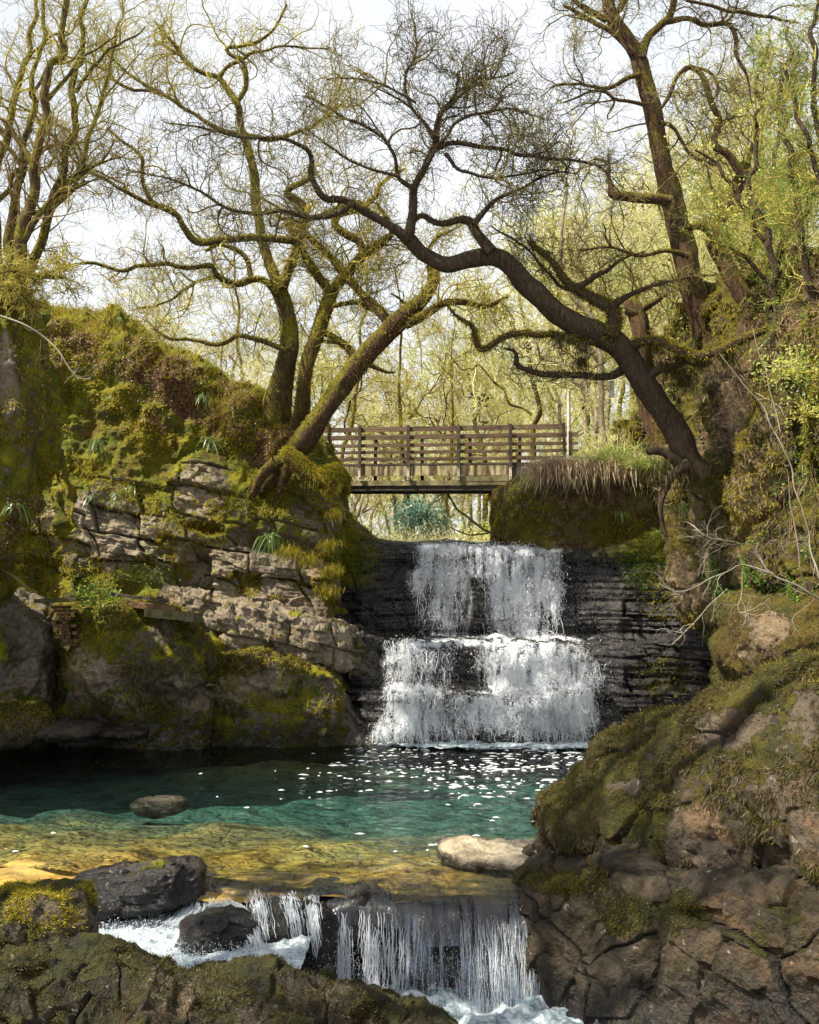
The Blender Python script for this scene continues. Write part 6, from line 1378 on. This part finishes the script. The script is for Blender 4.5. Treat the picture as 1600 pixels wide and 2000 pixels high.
def tufts_on(limbs, n, size, seed, mat, parent, origin, down=.2, name='moss'):
    r_ = np.random.RandomState(seed); A = np.concatenate(limbs); w = A[:, 3]; i = r_.choice(len(A), n, p=w/w.sum())
    nrm = unit(r_.randn(n, 3)+[0, 0, .5]); C = A[i, :3]+nrm*A[i, 3:4]*.95; D = unit(nrm+r_.randn(n, 3)*.5+[0, 0, -down]); L = r_.uniform(.4, 1.3, n)*size
    V, Fc, m = blades(C, D, L, L*.3, None, None, 1, seed); return mesh_obj(name, V, Fc, M[mat], parent, False, {'rnd': np.repeat(r_.rand(n), m)}, origin=origin)
tufts_on([O.L[i] for i in range(1, 20)], 12000, .05, 710, 'darkmoss', oak, np.array(oak.location)); tufts_on([O.L[19], O.L[20], O.L[14]], 9000, .07, 711, 'moss', oak, np.array(oak.location), .6)
for T_, e_, k_ in ((T1, t1e, 0), (T2, t2e, 1), (T3, t3e, 2)): tufts_on(T_.L, 12000, .06, 720+k_, 'moss', e_, np.array(e_.location), .3)
S_(tufts_on(Lg.L, 9000, .07, 712, 'moss', None, None, .3))
# bare pale branch reaching in at the right + long stems
def twiggy(name, label, cat, limbs, Y, n1, n2, seed, mat='greytwig', grp=None):
    T = Tree(seed, .66)
    for p in limbs: T.limb(p, Y, crook=.03)
    A = T.grow(T.L, int(n1*1.5), (.2, .8), 9, .6, .22, (25, 60), 0, .2, .0019, ysq=.4, rcap=.0045); B = T.grow(lst(A), int(n2*2.2), (.1, .35), 6, .5, .22, (25, 60), 0, .15, .0014, rcap=.0025)
    e = T.build(name, P(*limbs[0][0][:2], Y if np.isscalar(Y) else Y[0]), label, cat, M[mat], M[mat], [(A, 4), (B, 3)], grp, 6); return e
twiggy('bare_branch', 'bare pale branch with fine twigs reaching in from the right border over the pool', 'branch', [[(1640, 1190, 4.5), (1575, 1155, 3.6), (1510, 1125, 2.8), (1475, 1080, 2.2), (1478, 1062, 1.5)], [(1510, 1120, 2.2), (1450, 1105, 1.8), (1400, 1120, 1.5), (1330, 1160, 1.2), (1290, 1140, .9)], [(1450, 1110, 1.6), (1448, 1160, 1.4), (1440, 1195, 1.2), (1480, 1220, .8)], [(1420, 1150, 1.3), (1390, 1180, 1.2), (1360, 1215, 1.1), (1310, 1260, .8)], [(1478, 1070, 1.3), (1440, 1060, 1.1), (1380, 1050, .9), (1350, 1025, .8)]], 14, 34, 90, 801)
twiggy('thin_stem', 'long thin bare stem slanting down across the right gorge wall', 'branch', [[(1405, 690, 1.2), (1450, 750, 1.5), (1500, 810, 1.8), (1540, 900, 2), (1570, 1000, 2.2), (1600, 1130, 2.4)]], 15, 6, 14, 802)
twiggy('thin_stem', 'thin upright stem between the slanting one and the right border', 'branch', [[(1470, 640, 1.2), (1500, 740, 1.4), (1525, 840, 1.6)]], 15.2, 4, 10, 803); twiggy('thin_stem', 'thin leaning stem standing behind the bare pale branch', 'branch', [[(1540, 930, 1.6), (1550, 1020, 1.8), (1562, 1100, 2), (1575, 1150, 2)]], 14.6, 3, 8, 804)
twiggy('fallen_branch', 'dead branch leaning by the left bank above the brickwork', 'branch', [[(0, 1112, 5), (30, 1128, 5), (55, 1150, 4.5), (75, 1158, 3)]], 19.5, 3, 6, 805, 'oaktwig')
twiggy('hanging_twig', 'dead branch hanging over the top left of the cliff', 'branch', [[(-10, 612, 3), (60, 640, 2.6), (110, 680, 2.4), (145, 735, 1.8), (175, 738, 1)]], 16.4, 6, 20, 806, 'greytwig'); twiggy('fallen_branch', 'fallen bare branch leaning under the right end of the bridge', 'branch', [[(975, 1045, 4), (940, 1030, 4), (900, 1000, 3.5), (870, 960, 3)], [(960, 1040, 3), (920, 1045, 2.5), (880, 1030, 2)]], 27.5, 12, 40, 807, 'oaktwig')
# ------------------------------------------------------------------ light
SUN_AZ = float(-112)   # degrees from +Y towards +X
SUN_EL = 53.
a, e = math.radians(SUN_AZ), math.radians(SUN_EL)
sd = Vector((math.sin(a)*math.cos(e), math.cos(a)*math.cos(e), math.sin(e)))
sl = bpy.data.lights.new('sun', 'SUN'); so = bpy.data.objects.new('sun', sl); COL.objects.link(so)
sl.energy = 5.0; sl.angle = math.radians(.5); sl.color = (1, .93, .80)
so.rotation_euler = sd.to_track_quat('Z', 'Y').to_euler(); so.location = sd*60
w = bpy.data.worlds.new('World'); sc.world = w; w.use_nodes = True; nt = w.node_tree; nt.nodes.clear()
sky = nt.nodes.new('ShaderNodeTexSky'); sky.sky_type = 'NISHITA'; sky.sun_disc = False; sky.sun_elevation = e; sky.sun_rotation = a
sky.air_density = 1.2; sky.dust_density = 4; sky.ozone_density = 1
bg = nt.nodes.new('ShaderNodeBackground'); bg.inputs[1].default_value = .098
cl = nt.nodes.new('ShaderNodeTexNoise'); cl.inputs['Scale'].default_value = 1.6; cl.inputs['Detail'].default_value = 5
mr = nt.nodes.new('ShaderNodeMapRange'); mr.inputs[1].default_value = .3; mr.inputs[2].default_value = .7; mr.inputs[3].default_value = .55; mr.inputs[4].default_value = .95
mx = nt.nodes.new('ShaderNodeMix'); mx.data_type = 'RGBA'; mx.inputs[7].default_value = (6.2, 6.4, 6.7, 1)
nt.links.new(cl.outputs[0], mr.inputs[0]); nt.links.new(mr.outputs[0], mx.inputs[0]); nt.links.new(sky.outputs[0], mx.inputs[6])
tc = nt.nodes.new('ShaderNodeTexCoord'); sx = nt.nodes.new('ShaderNodeSeparateXYZ'); nt.links.new(tc.outputs['Generated'], sx.inputs[0])
gm = nt.nodes.new('ShaderNodeMapRange'); nt.links.new(sx.outputs[2], gm.inputs[0])
for i_, v_ in enumerate((.15, .65, 1.0, .76)): gm.inputs[i_+1].default_value = v_
vm = nt.nodes.new('ShaderNodeVectorMath'); vm.operation = 'SCALE'; nt.links.new(mx.outputs[2], vm.inputs[0]); nt.links.new(gm.outputs[0], vm.inputs['Scale'])
nt.links.new(vm.outputs[0], bg.inputs[0])
ow = nt.nodes.new('ShaderNodeOutputWorld'); nt.links.new(bg.outputs[0], ow.inputs[0])
sc.render.engine = 'CYCLES'
sc.view_settings.view_transform = 'Standard'; sc.view_settings.look = 'None'; sc.view_settings.gamma = 1; sc.view_settings.exposure = 1.08
c = sc.cycles; c.use_denoising = True; c.max_bounces = 6; c.transparent_max_bounces = 24; c.diffuse_bounces = 3; c.glossy_bounces = 3; c.transmission_bounces = 4; c.volume_bounces = 0
c.caustics_reflective = False; c.caustics_refractive = False; c.sample_clamp_indirect = 8
